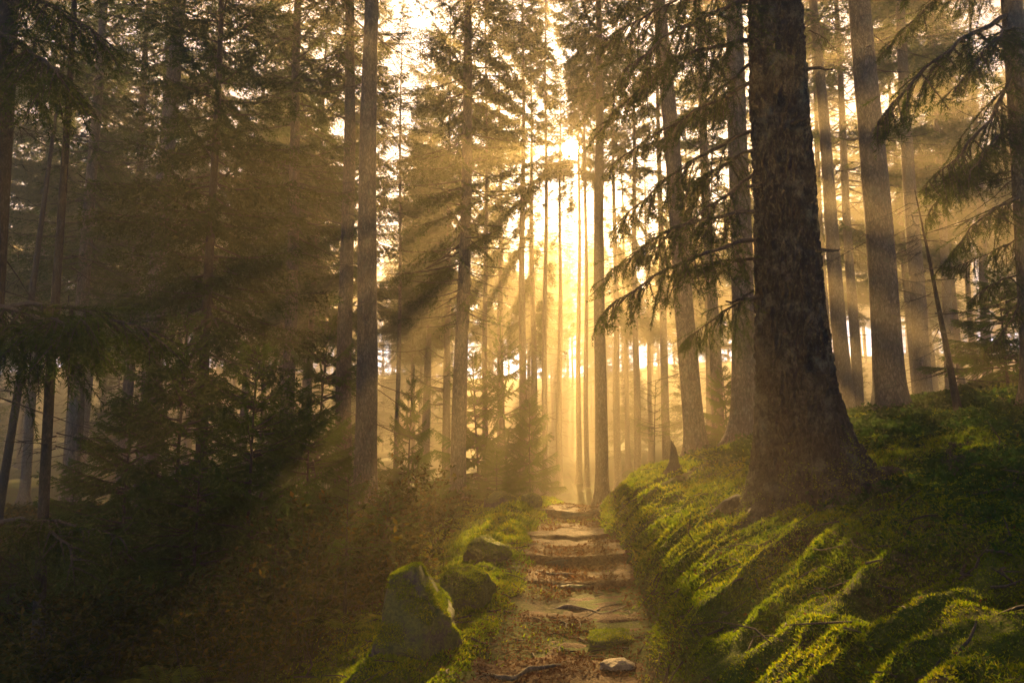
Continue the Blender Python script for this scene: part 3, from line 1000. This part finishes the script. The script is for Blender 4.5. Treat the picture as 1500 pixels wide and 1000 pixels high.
def dead_twig_mesh(seed, n, H, z0, L0, mats=[M['twig']]):
    rng = np.random.default_rng(seed)
    s = Soup()
    z = z0 + (H - z0) * rng.random(n)
    a = rng.random(n) * 2 * PI
    L = L0 * (.3 + .9 * rng.random(n)) * (1.1 - .6 * (z / H))
    rd = np.stack([np.cos(a), np.sin(a), 0 * a], 1)
    t = np.linspace(0, 1, 8)
    pts = rd[:, None, :] * (L[:, None] * t)[..., None]
    pts[..., 2] += z[:, None] + L[:, None] * (-.25 * t + .1 * t * t)
    pts += np.cumsum(rng.normal(0, .012, pts.shape), axis=1) * t[None, :, None]
    s.tubes(pts, (.003 + .006 * L)[:, None] * (1 - .8 * t), 4, 0)
    for rep in range(7):
        k = rng.integers(2, 7, n)
        b0 = pts[np.arange(n), k]
        dd = unit(rd * .8 + rng.normal(0, .55, (n, 3)) + np.array([0, 0, -.3]))
        l = L * (.12 + .25 * rng.random(n))
        tp = np.stack([b0, b0 + dd * (l * .5)[:, None] + rng.normal(0, .008, (n, 3)), b0 + dd * l[:, None] + rng.normal(0, .015, (n, 3))], 1)
        s.tubes(tp, np.tile([.003, .0022, .001], (n, 1)), 3, 0)
    return s.mesh('dead_twigs', mats)


obj('bare_crown', dead_twig_mesh(5, 26, 9, 1.5, .5), th)

# leaning dead sapling on the right slope
P0 = at(1402, 575, 10.5); P1 = at(1340, 278, 10.3)
ds = empty('dead_sapling', (P0.x, P0.y, tz(P0.x, P0.y)))
tag(ds, 'leaning bare dead sapling with thin twigs on the right slope', 'dead tree')
hh = P1.z - ds.location.z
obj('trunk', trunk_mesh('trunk', .10, hh, (P1.x - P0.x, -.2), 77, M['bark_dark'], sides=10, flare=.35, top=.12), ds)
dt = obj('bare_crown', dead_twig_mesh(9, 46, hh * .98, .5, 1.0), ds)
dt.rotation_euler = (0, math.atan2(P1.x - P0.x, hh), 0)

# ------------------------------------------------------------------ young spruces
SAP = [crown_mesh('crown', 140 + i, YM, H=2.4, z0=.25, R=(1.15, .9, 1.2)[i], nb=(78, 64, 92)[i], spacing=.0085, nlen=.027, nwid=.0068, rows=4, twig_gap=.05, droop=(-.16, .42), sparse=(.15, .25, .1)[i], shape=.8, hang=.10, whorl=.235) for i in range(3)]
SAP.append(crown_mesh('crown', 149, YM, H=2.4, z0=.9, R=.6, nb=26, spacing=.012, nlen=.026, nwid=.0045, rows=3, twig_gap=.06, droop=(-.1, .5), sparse=.3, shape=.6, hang=.15))
SAP_TR = trunk_mesh('trunk', .05, 2.4, (0, 0), 3, M['bark_dark'], sides=8, flare=.3, sink=.3, top=.12)


def sapling(px, py_top, depth, h, kind, label, group=None, rot=0., wide=1.0, name='young_spruce'):
    x = px2x(px, depth)
    top = at(px, py_top, depth)
    z = max(tz(x, depth) - .02, top.z - h) if h else tz(x, depth)
    z = tz(x, depth)
    k = (top.z - z) / 2.4
    t = empty(name, (x, depth, z))
    tag(t, label, 'young tree', group)
    tr = obj('trunk', SAP_TR, t); tr.scale = (min(1.6, k ** .8), min(1.6, k ** .8), k)
    c = obj('crown', SAP[kind], t); c.scale = (wide * k ** .6, wide * k ** .6, k); c.rotation_euler = (0, 0, rot)
    return t


sapling(374, 515, 8.2, 0, 0, 'small bright green spruce with tiered branches in the centre of the left thicket', rot=.3)
sapling(268, 470, 9.6, 0, 2, 'taller dark young spruce behind and left of the small bright green spruce', rot=1.3)
sapling(195, 600, 9.0, 0, 2, 'bushy shaded young spruce beside the thin dark pole tree', rot=2.5, wide=1.1)
sapling(300, 640, 7.8, 0, 1, 'low shaded young spruce in front of the dark slim spruce', rot=4.0, wide=1.2)
sapling(456, 590, 11, 0, 2, 'young spruce in golden light between the small green spruce and the tall bare trunk', rot=.9)
sapling(515, 700, 7.0, 0, 3, 'thin dark sapling with sparse twigs beside the boulders', rot=2.1)
sapling(572, 722, 8.6, 0, 1, 'small spruce sapling with upturned tips at the foot of the tall bare trunk', rot=.1, wide=1.1)
sapling(728, 662, 14, 0, 0, 'small pointed spruce silhouetted left of the path crest', rot=1.8)
sapling(776, 590, 18, 0, 0, 'narrow hazy young spruce left of the bright sunbeams', rot=2.8, wide=.7)
sapling(640, 700, 12.5, 0, 2, 'dark young spruce leaning its boughs at the foot of the broad golden spruce', rot=5.0)
sapling(1478, 400, 12.5, 0, 2, 'bushy young spruce on top of the slope at the right edge', rot=3.3, wide=1.2)
sapling(120, 690, 10.5, 0, 1, 'dim young spruce in mist behind the thin dark pole tree', rot=3.6)
sapling(40, 800, 8.0, 0, 2, 'shadowy young spruce low in the bottom left thicket', rot=.6, wide=1.2)

for i, (px, dp, top, lab) in enumerate([(705, 20, 520, 'hazy young spruce behind the broad golden spruce trunk'), (600, 19, 560, 'hazy young spruce in the slanting beams right of the tall bare trunk'), (745, 24, 470, 'tall hazy young spruce between the faint grey trunks'), (955, 21, 560, 'hazy young spruce right of the bright shaft of light'),
                                       (1065, 17, 540, 'young spruce between the leaning spruce and the thick trunk'), (465, 16, 470, 'slim misty young spruce left of the tall bare trunk'), (390, 14, 480, 'misty young spruce behind the small bright green spruce'), (1180, 24, 470, 'hazy young spruce glimpsed past the big old spruce'), (650, 30, 430, 'tall faint young spruce left of the broad golden spruce')]):
    t = sapling(px, top, dp, 0, (0, 2, 1, 3, 2, 0, 1, 2, 3)[i], lab, rot=i * 1.3, wide=(.85, .6, 1.0, 1.1, .7, .95, .65, .9, 1.2)[i])
    t.rotation_euler = ((i * 37 % 7 - 3) * .018, (i * 23 % 9 - 4) * .016, 0)
# ------------------------------------------------------------------ trees in the mist
rb = random.Random(4)
spots = []
def clear_of(x, y, sep):
    return all((x - a) ** 2 + (y - b) ** 2 > sep for a, b, _ in spots)


# a canopy belt: across the sun's direction (c = x - .085 y) its crowns leave gaps for the shafts of light
GAPS = [(.0, .0)]
c = -36.0
while c < 36:
    gap = [g for g in GAPS if abs(c - g[0]) < g[1] + 1.5]
    y = rb.uniform(36, 56)
    x = c + .085 * y
    if not gap and abs(x) < .85 * y and clear_of(x, y, 3.0):
        spots.append((x, y, 'canopy%d' % rb.randrange(3)))
    c += rb.uniform(1.3, 2.4)
# a nearer belt with high crowns shades the ground close to the viewer, open only under the sun
c = -24.0
while c < 24:
    y = rb.uniform(25, 34)
    x = c + .085 * y
    if abs(c + .1) > 2.6 and clear_of(x, y, 2.0):
        spots.append((x, y, 'clumpy%d' % rb.randrange(3)))
    c += rb.uniform(1.3, 2.4)
for c, y, k in ((-1.7, 31, 0), (1.9, 34, 1)):
    spots.append((c + .085 * y, y, 'clumpy%d' % k))
k = 0
while k < 60:
    y = rb.uniform(36, 104); x = rb.uniform(-.8, .8) * y
    if clear_of(x, y, 3.0) and (abs(x - .085 * y) > 1.5 or y > 60):
        spots.append((x, y, 'bushy')); k += 1
for n_, y0, y1, gap, sep in ((185, 76, 113, 0.0, 4.5),):
    k = 0; tries = 0
    while k < n_ and tries < 4000:
        tries += 1
        y = rb.uniform(y0, y1); x = rb.uniform(-.80, .80) * y
        if abs(x - .085 * y) < gap: continue
        if not clear_of(x, y, sep): continue
        spots.append((x, y, rb.choice(('canopy0', 'canopy1', 'low0', 'low1', 'low2') if y > 64 else ('high0', 'high1', 'high2')))); k += 1
proto = {}
for i, (x, y, ck) in enumerate(spots):
    young = ck == 'bushy'
    if ck not in proto:
        proto[ck] = trunk_mesh('trunk', .14 if young else .36, 9 if young else 24, (0, 0), 50 + i, M['bark'], sides=14)
    t = empty('misty_young_spruce' if young else 'misty_spruce', (x, y, tz(x, y)))
    k = rb.uniform(.5, 1.1) if young else rb.uniform(.88, 1.0) if y > 70 else rb.uniform(.84, .97)
    tr = obj('trunk', proto[ck], t); tr.scale = (k, k, k)
    scl = (k, k, k if young else k * 24 / KIND[ck][1]['H'])
    t.rotation_euler = (rb.uniform(-.02, .02), rb.uniform(-.02, .02), rb.uniform(0, 6.28))
    c = obj('crown', crown_of(ck, t.location, t.rotation_euler.to_quaternion(), scl), t)
    c.scale = scl
    if young:
        tag(t, 'bushy young spruce blurred by mist between the distant trunks', 'young tree', 'young spruces in the mist')
    else:
        tag(t, 'distant spruce fading into the golden mist behind the nearer trunks', 'tree', 'distant spruces in the mist')

# ------------------------------------------------------------------ rocks
def rock_mesh(name, seed, rx, ry, rz, mat, sub=5, rough=.30, taper=0.0, shear=0.0, planes=()):
    import bmesh
    bm = bmesh.new()
    bmesh.ops.create_icosphere(bm, subdivisions=sub, radius=1)
    V = np.array([v.co[:] for v in bm.verts])
    n = fbm(V[:, 0] * 1.2 + seed, V[:, 1] * 1.2, V[:, 2] * 1.2, seed, 2)
    # facets: cut by random planes
    rng = np.random.default_rng(seed)
    for d, h in planes:
        d = unit(np.array(d, float))
        V = V - np.clip(V @ d - h, 0, None)[:, None] * d * .96
    for k in range(0 if planes else 22):
        d = unit(rng.normal(0, 1, 3)); h = .62 + .27 * rng.random()
        s = V @ d
        V = V - np.clip(s - h, 0, None)[:, None] * d * .92
    V = V * (1 + rough * n)[:, None]
    V = V * (1 + .07 * fbm(V[:, 0] * 4, V[:, 1] * 4, V[:, 2] * 4, seed + 3, 4) - .05 * np.clip(1 - np.abs(fbm(V[:, 0] * 2.2, V[:, 1] * 2.2, V[:, 2] * 2.2, seed + 9, 2)) * 9, 0, 1))[:, None]
    zt = np.clip(V[:, 2] + .5, 0, 1.5) / 1.5
    V[:, :2] *= (1 - taper * zt)[:, None]
    V[:, 0] += shear * zt
    V = V * np.array([rx, ry, rz])
    for v, c in zip(bm.verts, V):
        v.co = c
    me = bpy.data.meshes.new(name)
    bm.to_mesh(me); bm.free()
    me.materials.append(mat)
    me.polygons.foreach_set('use_smooth', np.ones(len(me.polygons), bool))
    return me


def tufts_on(me, seed, count, minz=.35, size=.018, clump=6.0, thr=-.05, zmin=-9):
    """moss fronds on the upward faces of a mesh, in object space"""
    rng = np.random.default_rng(seed)
    n = len(me.polygons)
    c = np.empty(n * 3); me.polygons.foreach_get('center', c); c = c.reshape(-1, 3)
    nr = np.empty(n * 3); me.polygons.foreach_get('normal', nr); nr = nr.reshape(-1, 3)
    ar = np.empty(n); me.polygons.foreach_get('area', ar)
    m = 1.5 * fbm(c[:, 0] * clump, c[:, 1] * clump, c[:, 2] * clump, seed, 3) + (nr[:, 2] - minz) * 1.0
    w = ar * (m > thr) * (nr[:, 2] > -.15) * (c[:, 2] > zmin)
    if w.sum() <= 0:
        return None
    k = rng.choice(n, count, p=w / w.sum())
    P = c[k] + rng.normal(0, np.sqrt(ar.mean()) * .6, (count, 3))
    P -= nr[k] * np.sum((P - c[k]) * nr[k], 1, keepdims=True)
    return blades(P, nr[k], rng, size)


def rock(name, px, depth, rx, ry, rz, seed, mat, label, lift=.45, tuft=0, rot=0., zz=None, x=None, group=None, tsize=.016, thr=-.05, **kw):
    x = px2x(px, depth) if x is None else x
    z = (tz(x, depth) if zz is None else zz) + rz * lift
    me = rock_mesh(name, seed, rx, ry, rz, M[mat], **kw)
    o = obj(name, me, None, (x, depth, z))
    o.rotation_euler = (0, 0, rot)
    tag(o, label, 'rock', group)
    if tuft:
        T = tufts_on(me, seed, tuft, .35, tsize, 6, thr, -rz * .75)
        if T is not None:
            s = Soup(); s.tris(T)
            obj('moss_cover', s.mesh('moss_cover', [M['mossleaf']]), o)
    return o


rock('boulder', 620, 5.55, .40, .40, .40, 319, 'rock', 'big rugged grey boulder half covered in moss at the left edge of the path', .42, 16000, 0, thr=.42, planes=[((-.93, -.15, .30), .66), ((.70, -.10, .62), .56), ((.1, -.9, .45), .68), ((-.35, .2, 1), .78), ((-.4, -.8, .55), .74), ((.6, -.7, .1), .72), ((.95, .2, .1), .80), ((.2, .6, .7), .7)])
rock('boulder', 682, 6.7, .29, .27, .24, 311, 'rock_mossy', 'rounded moss capped boulder just behind the big rugged boulder', .35, 9000, 1.1)
rock('boulder', 712, 8.7, .36, .30, .20, 317, 'rock_mossy', 'low mossy rock with a pale bare top in the left bank behind the two boulders', .3, 4500, 2.0)
rock('stone', 888, 5.95, .22, .16, .075, 323, 'rock_mossy', 'flat moss topped stone at the right edge of the path', .5, 2500, .3, zz=float(path_z(px2x(888, 5.95), 5.95)))
rock('stone', 897, 5.3, .15, .11, .05, 331, 'rock_bare', 'flat bare brown stone lying in the path in front of the moss topped stone', .45, 0, .2, zz=float(path_z(px2x(897, 5.3), 5.3)))
rock('stone', 800, 13.0, .30, .22, .20, 337, 'rock_mossy', 'dark lumpy rock left of the path at its crest', .5, 1500, .9, x=.35)
rock('stone', 735, 13.4, .45, .3, .26, 341, 'rock', 'rounded dark rock among brush left of the path crest', .4, 1500, .2)
# stone treads across the path
tread = ['lowest stone step across the path below the moss topped boulders', 'second stone step up the path above the lowest one', 'third stone step up the path lit along its top', 'fourth stone step up the path under the crest', 'topmost stone step at the crest of the path']
for i, (yi, a) in enumerate(STEPS[1:]):
    xx = float(path_x(yi)) + (.02, -.08, .05, .0, -.02)[i]
    o = rock('stone_step', 0, yi + .07, (.28, .56, .55, .44, .58)[i], .12, .06 + a * .35, 351 + i * 7, 'step', tread[i], .0, 0, (.06, -.05, .04, .12, -.06)[i], zz=float(path_step(yi + .25)) - .055 - (.055 + a * .2), x=xx)

for i, (y0, x0, x1, r_, lab) in enumerate([(6.95, -.45, .62, .024, 'thin bare root snaking across the path above the moss topped stone'), (8.2, -.5, .4, .02, 'bare root crossing the path between the second and third stone steps'), (9.7, -.3, .55, .028, 'thick bare root crossing the path below the crest'), (5.25, -.62, .1, .02, 'bare root reaching into the near path from the boulders')]):
    t = np.linspace(0, 1, 40)
    w_ = x0 + (x1 - x0) * t
    y_ = y0 + .16 * noise(t * 3.2, t * 0 + i, seed=64) + .05 * noise(t * 9, t * 0 + i, seed=65)
    x_ = path_x(y_) + w_
    z_ = path_z(x_, y_) + .004 + .022 * noise(t * 5, t * 0 + i * 3, seed=66)
    z_ = z_ - .05 * (np.abs(t - .5) * 2) ** 4
    s = Soup(); s.tubes(np.stack([x_, y_, z_], 1)[None], (r_ * (1.1 - .6 * t) * (1 + .2 * noise(t * 12, t * 0, seed=67)))[None], 10, 0)
    o = obj('tree_root', s.mesh('tree_root', [M['bark']], True))
    tag(o, lab, 'root')

# jagged stump at the top of the bank
sx, sy = px2x(985, 11.6), 11.6
st = empty('broken_stump', (sx, sy, tz(sx, sy)))
tag(st, 'small jagged broken stump on the mossy bank left of the leaning spruce', 'stump')
a_ = np.arange(24) / 24 * 2 * PI
zz_ = np.linspace(-.2, 1, 14)
A, Z = np.meshgrid(a_, zz_)
topj = .30 + .22 * np.clip(np.cos(A - 2.6), 0, 1) + .08 * noise(np.cos(A) * 3, np.sin(A) * 3, seed=5)
Zs = np.where(Z < 0, Z, Z * topj)
Rr = .085 * (1 + 1.0 * np.exp(-np.clip(Zs, 0, 1) / .07)) * (1 - .45 * np.clip(Z, 0, 1)) * (1 + .15 * noise(np.cos(A) * 3, np.sin(A) * 3, Zs * 3, 8))
V = np.stack([Rr * np.cos(A), Rr * np.sin(A), Zs], -1)
idx = np.arange(14 * 24).reshape(14, 24)
q = np.stack([idx[:-1], np.roll(idx[:-1], -1, 1), np.roll(idx[1:], -1, 1), idx[1:]], -1).reshape(-1, 4)
obj('stump_wood', mesh_from('stump_wood', V.reshape(-1, 3), [q, idx[-1][None]], [M['bark_dark']], None, True), st)

# ------------------------------------------------------------------ ground cover
def scatter_ground(rng, n, xr, yr, dens):
    """points on the terrain, thinning with distance; dens(x,y)->0..1"""
    y = yr[0] * (yr[1] / yr[0]) ** rng.random(n)
    x = xr[0] + (xr[1] - xr[0]) * rng.random(n)
    x = np.clip(x, -.74 * y - .3, .74 * y + .3) if False else x
    k = np.abs(x) < .76 * y + .3
    x, y = x[k], y[k]
    k = rng.random(len(x)) < dens(x, y)
    x, y = x[k], y[k]
    z = terrain(x, y)
    h = .02
    nx_ = (terrain(x + h, y) - z) / h; ny_ = (terrain(x, y + h) - z) / h
    nr = unit(np.stack([-nx_, -ny_, np.ones_like(z)], 1))
    return np.stack([x, y, z], 1), nr


def moss_d(x, y):
    _, d, w, e, f = terrain_base(x, y)
    off = np.maximum(e, f)
    m = sstep(.0, .12, off + .05 * fbm(x * 3, y * 3, seed=90))
    left = f > 0
    lim = np.where(left, 1 - sstep(.9, 2.0, f), 1)
    patch = sstep(-.45, .05, fbm(x * .9, y * .9, seed=91, octaves=3) + np.where(left, .1, .25))
    return m * lim * patch


rng = np.random.default_rng(41)
P, nr = scatter_ground(rng, 1150000, (-3.5, 8.5), (2.5, 17), moss_d)
size = np.clip(.0042 * P[:, 1], .016, .05) * (1 + .55 * fbm(P[:, 0] * 2.6, P[:, 1] * 2.6, seed=92, octaves=2))
s = Soup(); s.tris(blades(P, nr, rng, size, .9, .5))
moss = obj('moss', s.mesh('moss', [M['mossleaf']]))
tag(moss, 'deep yellow green moss cushions carpeting both banks of the path', 'moss', None, 'stuff')


def leaf_quads(P, nrm, rng, size, wid=.55, lean=.8, lift=0.0):
    n = len(P)
    d = unit(rng.normal(0, 1, (n, 3)) * np.array([1, 1, .45]) + nrm * .3)
    s_ = unit(np.cross(d, nrm + rng.normal(0, lean, (n, 3)) * .6))
    size = np.broadcast_to(size, (n,))
    l = (size * (.6 + .8 * rng.random(n)))[:, None]
    w = l * wid
    c = P + nrm * (lift * rng.random(n))[:, None]
    return np.stack([c, c + d * l * .5 - s_ * w * .5, c + d * l, c + d * l * .5 + s_ * w * .5], 1)


def herb_d(x, y):
    _, d, w, e, f = terrain_base(x, y)
    return sstep(1.3, 2.4, e) * sstep(-.15, .25, fbm(x * 1.1, y * 1.1, seed=95, octaves=3) + .12)


P, nr = scatter_ground(rng, 260000, (1.5, 12), (3.7, 22), herb_d)
s = Soup(); s.quads(leaf_quads(P, nr, rng, np.clip(.0060 * P[:, 1], .024, .07), .6, .9, .14))
herb = obj('undergrowth', s.mesh('undergrowth', [M['herb']]))
tag(herb, 'dark green low leafy undergrowth covering the right slope', 'undergrowth', None, 'stuff')


def under_d(x, y):
    _, d, w, e, f = terrain_base(x, y)
    return sstep(1.0, 2.0, f) * sstep(-.3, .2, fbm(x * .9, y * .9, seed=97, octaves=3) + .1)


P, nr = scatter_ground(rng, 130000, (-14, 1), (3.4, 22), under_d)
s = Soup(); s.quads(leaf_quads(P, nr, rng, np.clip(.0085 * P[:, 1], .036, .10), .5, .9, .30))
und = obj('undergrowth', s.mesh('undergrowth', [M['bilberry']]))
tag(und, 'golden brown bilberry undergrowth filling the shaded hollow left of the path', 'undergrowth', None, 'stuff')

# leaf litter on the path
n = 26000
y = 3.8 * (15 / 3.8) ** rng.random(n)
x = path_x(y) + rng.normal(0, .42, n)
k = (np.abs(x - path_x(y)) < .8) & (fbm(x * 2.2, y * 2.2, seed=98, octaves=2) + .5 * np.abs(x - path_x(y)) > -.05)
x, y = x[k], y[k]
z = np.maximum(path_z(x, y), terrain(x, y))
P = np.stack([x, y, z + .004], 1)
nr = np.tile(np.array([0, 0, 1.]), (len(P), 1))
s = Soup(); s.quads(leaf_quads(P, nr, rng, np.clip(.0045 * y, .018, .04), .45, .5, .012))
lit = obj('leaf_litter', s.mesh('leaf_litter', [M['litter']]))
tag(lit, 'brown fallen leaves and needles strewn over the path', 'leaf litter', None, 'stuff')

k = 15000
P, nr = scatter_ground(rng, k * 3, (-3.2, 8.5), (2.6, 16), lambda x, y: .33 * sstep(-.2, .3, fbm(x * 1.6, y * 1.6, seed=99, octaves=2)) * (np.abs(x - path_x(y)) > .5))
s = Soup(); s.quads(leaf_quads(P, nr, rng, np.clip(.0045 * P[:, 1], .018, .04), .4, .6, .03))
o = obj('leaf_litter', s.mesh('leaf_litter', [M['litter']]))
tag(o, 'scattered dead leaves lying on the moss of the banks', 'leaf litter', None, 'stuff')
P, nr = scatter_ground(rng, 1500, (-2.5, 7), (3, 15), lambda x, y: np.ones_like(x))
n = len(P)
d = unit(rng.normal(0, 1, (n, 3)) * np.array([1, 1, .1]) + 0)
d = unit(d - nr * np.sum(d * nr, 1, keepdims=True))
l = (.10 + .35 * rng.random(n) ** 2)[:, None]
tp = np.stack([P + d * l * v + nr * .012 + np.cross(d, nr) * l * .15 * math.sin(v * 3) * (1 if v < .5 else .6) for v in (0, .35, .7, 1)], 1)
s = Soup(); s.tubes(tp, np.tile([.0055, .005, .004, .002], (n, 1)) * (.6 + rng.random((n, 1))), 4, 0)
o = obj('fallen_twigs', s.mesh('fallen_twigs', [M['twig']]))
tag(o, 'fallen twigs lying over moss and path', 'twigs', None, 'stuff')
# leafy sprigs pushing up through the moss of the right bank
P, nr = scatter_ground(rng, 30000, (.8, 7), (2.6, 16), lambda x, y: sstep(.25, .8, terrain_base(x, y)[3]) * sstep(.05, .3, fbm(x * 2.1, y * 2.1, seed=101, octaves=2)))
s = Soup(); s.quads(leaf_quads(P, nr, rng, np.clip(.0042 * P[:, 1], .016, .04), .6, .9, .09))
o = obj('undergrowth', s.mesh('undergrowth', [M['herb']]))
tag(o, 'small fresh green sprigs growing through the moss of the right bank', 'undergrowth', None, 'stuff')

# ------------------------------------------------------------------ shrubs and ferns of the left hollow
def shrub_soup(seed, h=.8, ns=26, mats=None):
    rng = np.random.default_rng(seed)
    s = Soup()
    a = rng.random(ns) * 2 * PI
    lean = .15 + .5 * rng.random(ns)
    hh_ = h * (.55 + .5 * rng.random(ns))
    t = np.linspace(0, 1, 7)
    b = np.stack([.12 * rng.normal(0, 1, ns), .12 * rng.normal(0, 1, ns), np.full(ns, -.05)], 1)
    pts = b[:, None, :] + np.stack([np.cos(a)[:, None] * (hh_ * lean)[:, None] * t ** 1.5, np.sin(a)[:, None] * (hh_ * lean)[:, None] * t ** 1.5, hh_[:, None] * t], -1)
    pts = pts + np.cumsum(rng.normal(0, .012, pts.shape), 1)
    s.tubes(pts, np.tile(.004 * (1 - .7 * t), (ns, 1)), 3, 1)
    # side shoots
    for rep in range(5):
        k = rng.integers(2, 7, ns)
        b0 = pts[np.arange(ns), k]
        dd = unit(np.stack([np.cos(a), np.sin(a), 0 * a], 1) * .5 + rng.normal(0, .6, (ns, 3)) + np.array([0, 0, .6]))
        l = h * (.12 + .16 * rng.random(ns))
        e = b0 + dd * l[:, None]
        s.tubes(np.stack([b0, (b0 + e) / 2, e], 1), np.tile([.002, .0015, .001], (ns, 1)), 3, 1)
        m = 11
        v = rng.random((ns, m, 1))
        P = (b0[:, None, :] * (1 - v) + e[:, None, :] * v).reshape(-1, 3)
        s.quads(leaf_quads(P, np.tile([0, 0, 1.], (len(P), 1)), rng, .050, .46, 1.2), 0)
    return s


SH = [shrub_soup(400 + i, (.85, 1.1, .7)[i]).mesh('shrub', [M['bilberry'], M['twig']]) for i in range(3)]
shr = [(430, 8.0), (465, 7.3), (400, 7.0), (350, 6.4), (450, 6.2), (490, 9.2), (540, 8.0), (600, 9.8), (300, 5.8), (390, 5.5), (555, 10.5), (250, 6.8), (640, 11.5), (430, 9.8), (180, 6.2), (120, 5.6), (330, 8.8), (590, 7.6)]
for i, (px, dp) in enumerate(shr):
    x = px2x(px, dp)
    o = obj('shrub', SH[i % 3], None, (x, dp, tz(x, dp)))
    o.rotation_euler = (0, 0, i * 1.9)
    k = .85 + .3 * ((i * 37) % 10) / 10
    o.scale = (k, k, k)
    tag(o, 'twiggy golden leaved bilberry shrub in the hollow left of the path', 'shrub', 'bilberry shrubs in the left hollow')


def fern_mesh(seed, n=7, L=.5):
    rng = np.random.default_rng(seed)
    s = Soup()
    for i in range(n):
        a = i / n * 2 * PI + rng.normal(0, .3)
        l = L * (.7 + .5 * rng.random())
        t = np.linspace(0, 1, 16)
        up = .55 + .3 * rng.random()
        r = l * (.85 * t); z = l * (up * t - .62 * t ** 2.3)
        dirv = np.array([math.cos(a), math.sin(a), 0]); latv = np.array([-math.sin(a), math.cos(a), 0])
        c = dirv * r[:, None] + np.array([0, 0, 1.]) * z[:, None]
        s.tubes(c[None], (.003 * (1 - .8 * t))[None], 3, 0)
        m = 28
        tv = np.linspace(.15, .99, m)
        cp = np.stack([np.interp(tv, t, c[:, j]) for j in range(3)], 1)
        tan = unit(np.gradient(cp, axis=0))
        wl = l * .21 * np.sin(np.clip((tv - .05) / .95, 0, 1) ** .6 * PI) ** .8 + .006
        for sg in (-1, 1):
            d = unit(latv * sg + tan * .45 + np.array([0, 0, -.2]))
            e = cp + d * wl[:, None]
            mid = (cp + e) / 2
            wv = tan * (l * .013)
            s.quads(np.stack([cp - wv * .6, mid - wv * .6 , e, mid + wv * .6], 1), 0)
    return s.mesh('fern', [M['fern']])


FE = [fern_mesh(500, 7, .50), fern_mesh(501, 6, .42)]
for i, (px, dp, lab) in enumerate([(262, 5.3, 'yellow green fern lit at the bottom of the left hollow'), (300, 4.9, 'fern with arched fronds right beside the yellow lit fern'), (520, 6.0, 'small fern in the moss left of the big rugged boulder'), (215, 4.7, 'shaded fern in the bottom left corner thicket')]):
    x = px2x(px, dp)
    o = obj('fern', FE[i % 2], None, (x, dp, tz(x, dp) + .16)); o.rotation_euler = (0, 0, i * 1.1)
    tag(o, lab, 'fern')

# small dead plant on right slope
x = px2x(1384, 5.6)
o = obj('dead_plant', dead_twig_mesh(61, 14, .34, .05, .14), None, (x, 5.6, tz(x, 5.6) - .02))
tag(o, 'little leafless twiggy plant poking from the undergrowth on the right', 'dead plant')

# ------------------------------------------------------------------ the sun and the haze
import bmesh
bm = bmesh.new()
bmesh.ops.create_uvsphere(bm, u_segments=32, v_segments=16, radius=1500 * math.tan(math.radians(.75)))
me = bpy.data.meshes.new('sun'); bm.to_mesh(me); bm.free()
m, nt, out = new_mat('sun_disc')
e = N(nt, 'ShaderNodeEmission', Strength=300.0); e.inputs[0].default_value = (1, .78, .45, 1)
clear = N(nt, 'ShaderNodeBsdfTransparent')
both = N(nt, 'ShaderNodeAddShader')
nt.links.new(e.outputs[0], both.inputs[0]); nt.links.new(clear.outputs[0], both.inputs[1])
nt.links.new(both.outputs[0], out.inputs[0])
me.materials.append(m)
so = obj('sun', me, None, sun_dir * 1500)
tag(so, 'blazing low sun seen between the spruce trunks', 'sun', None, 'structure')

m, nt, out = new_mat('haze')
v = N(nt, 'ShaderNodeVolumePrincipled')
v.inputs['Color'].default_value = (1.0, .86, .62, 1)
v.inputs['Density'].default_value = HAZE_DENSITY
v.inputs['Anisotropy'].default_value = HAZE_G
nt.links.new(v.outputs[0], out.inputs['Volume'])
bm = bmesh.new()
bmesh.ops.create_cube(bm, size=1)
ext = [(gx[0] - 1, gx[-1] + 1), (gy[0] - 1, gy[-1] + 1), (float(GZ.min()) - 1.2, 35.0)]
for vv in bm.verts:
    vv.co = [a + (b - a) * (c + .5) for c, (a, b) in zip(vv.co, ext)]
me = bpy.data.meshes.new('haze'); bm.to_mesh(me); bm.free()
me.materials.append(m)
hz = obj('haze', me)
tag(hz, 'golden morning mist filling the forest', 'haze', None, 'stuff')
print('TRIS', sum(len(me.polygons) for me in bpy.data.meshes), 'objects', len(bpy.data.objects), 'box', ext)
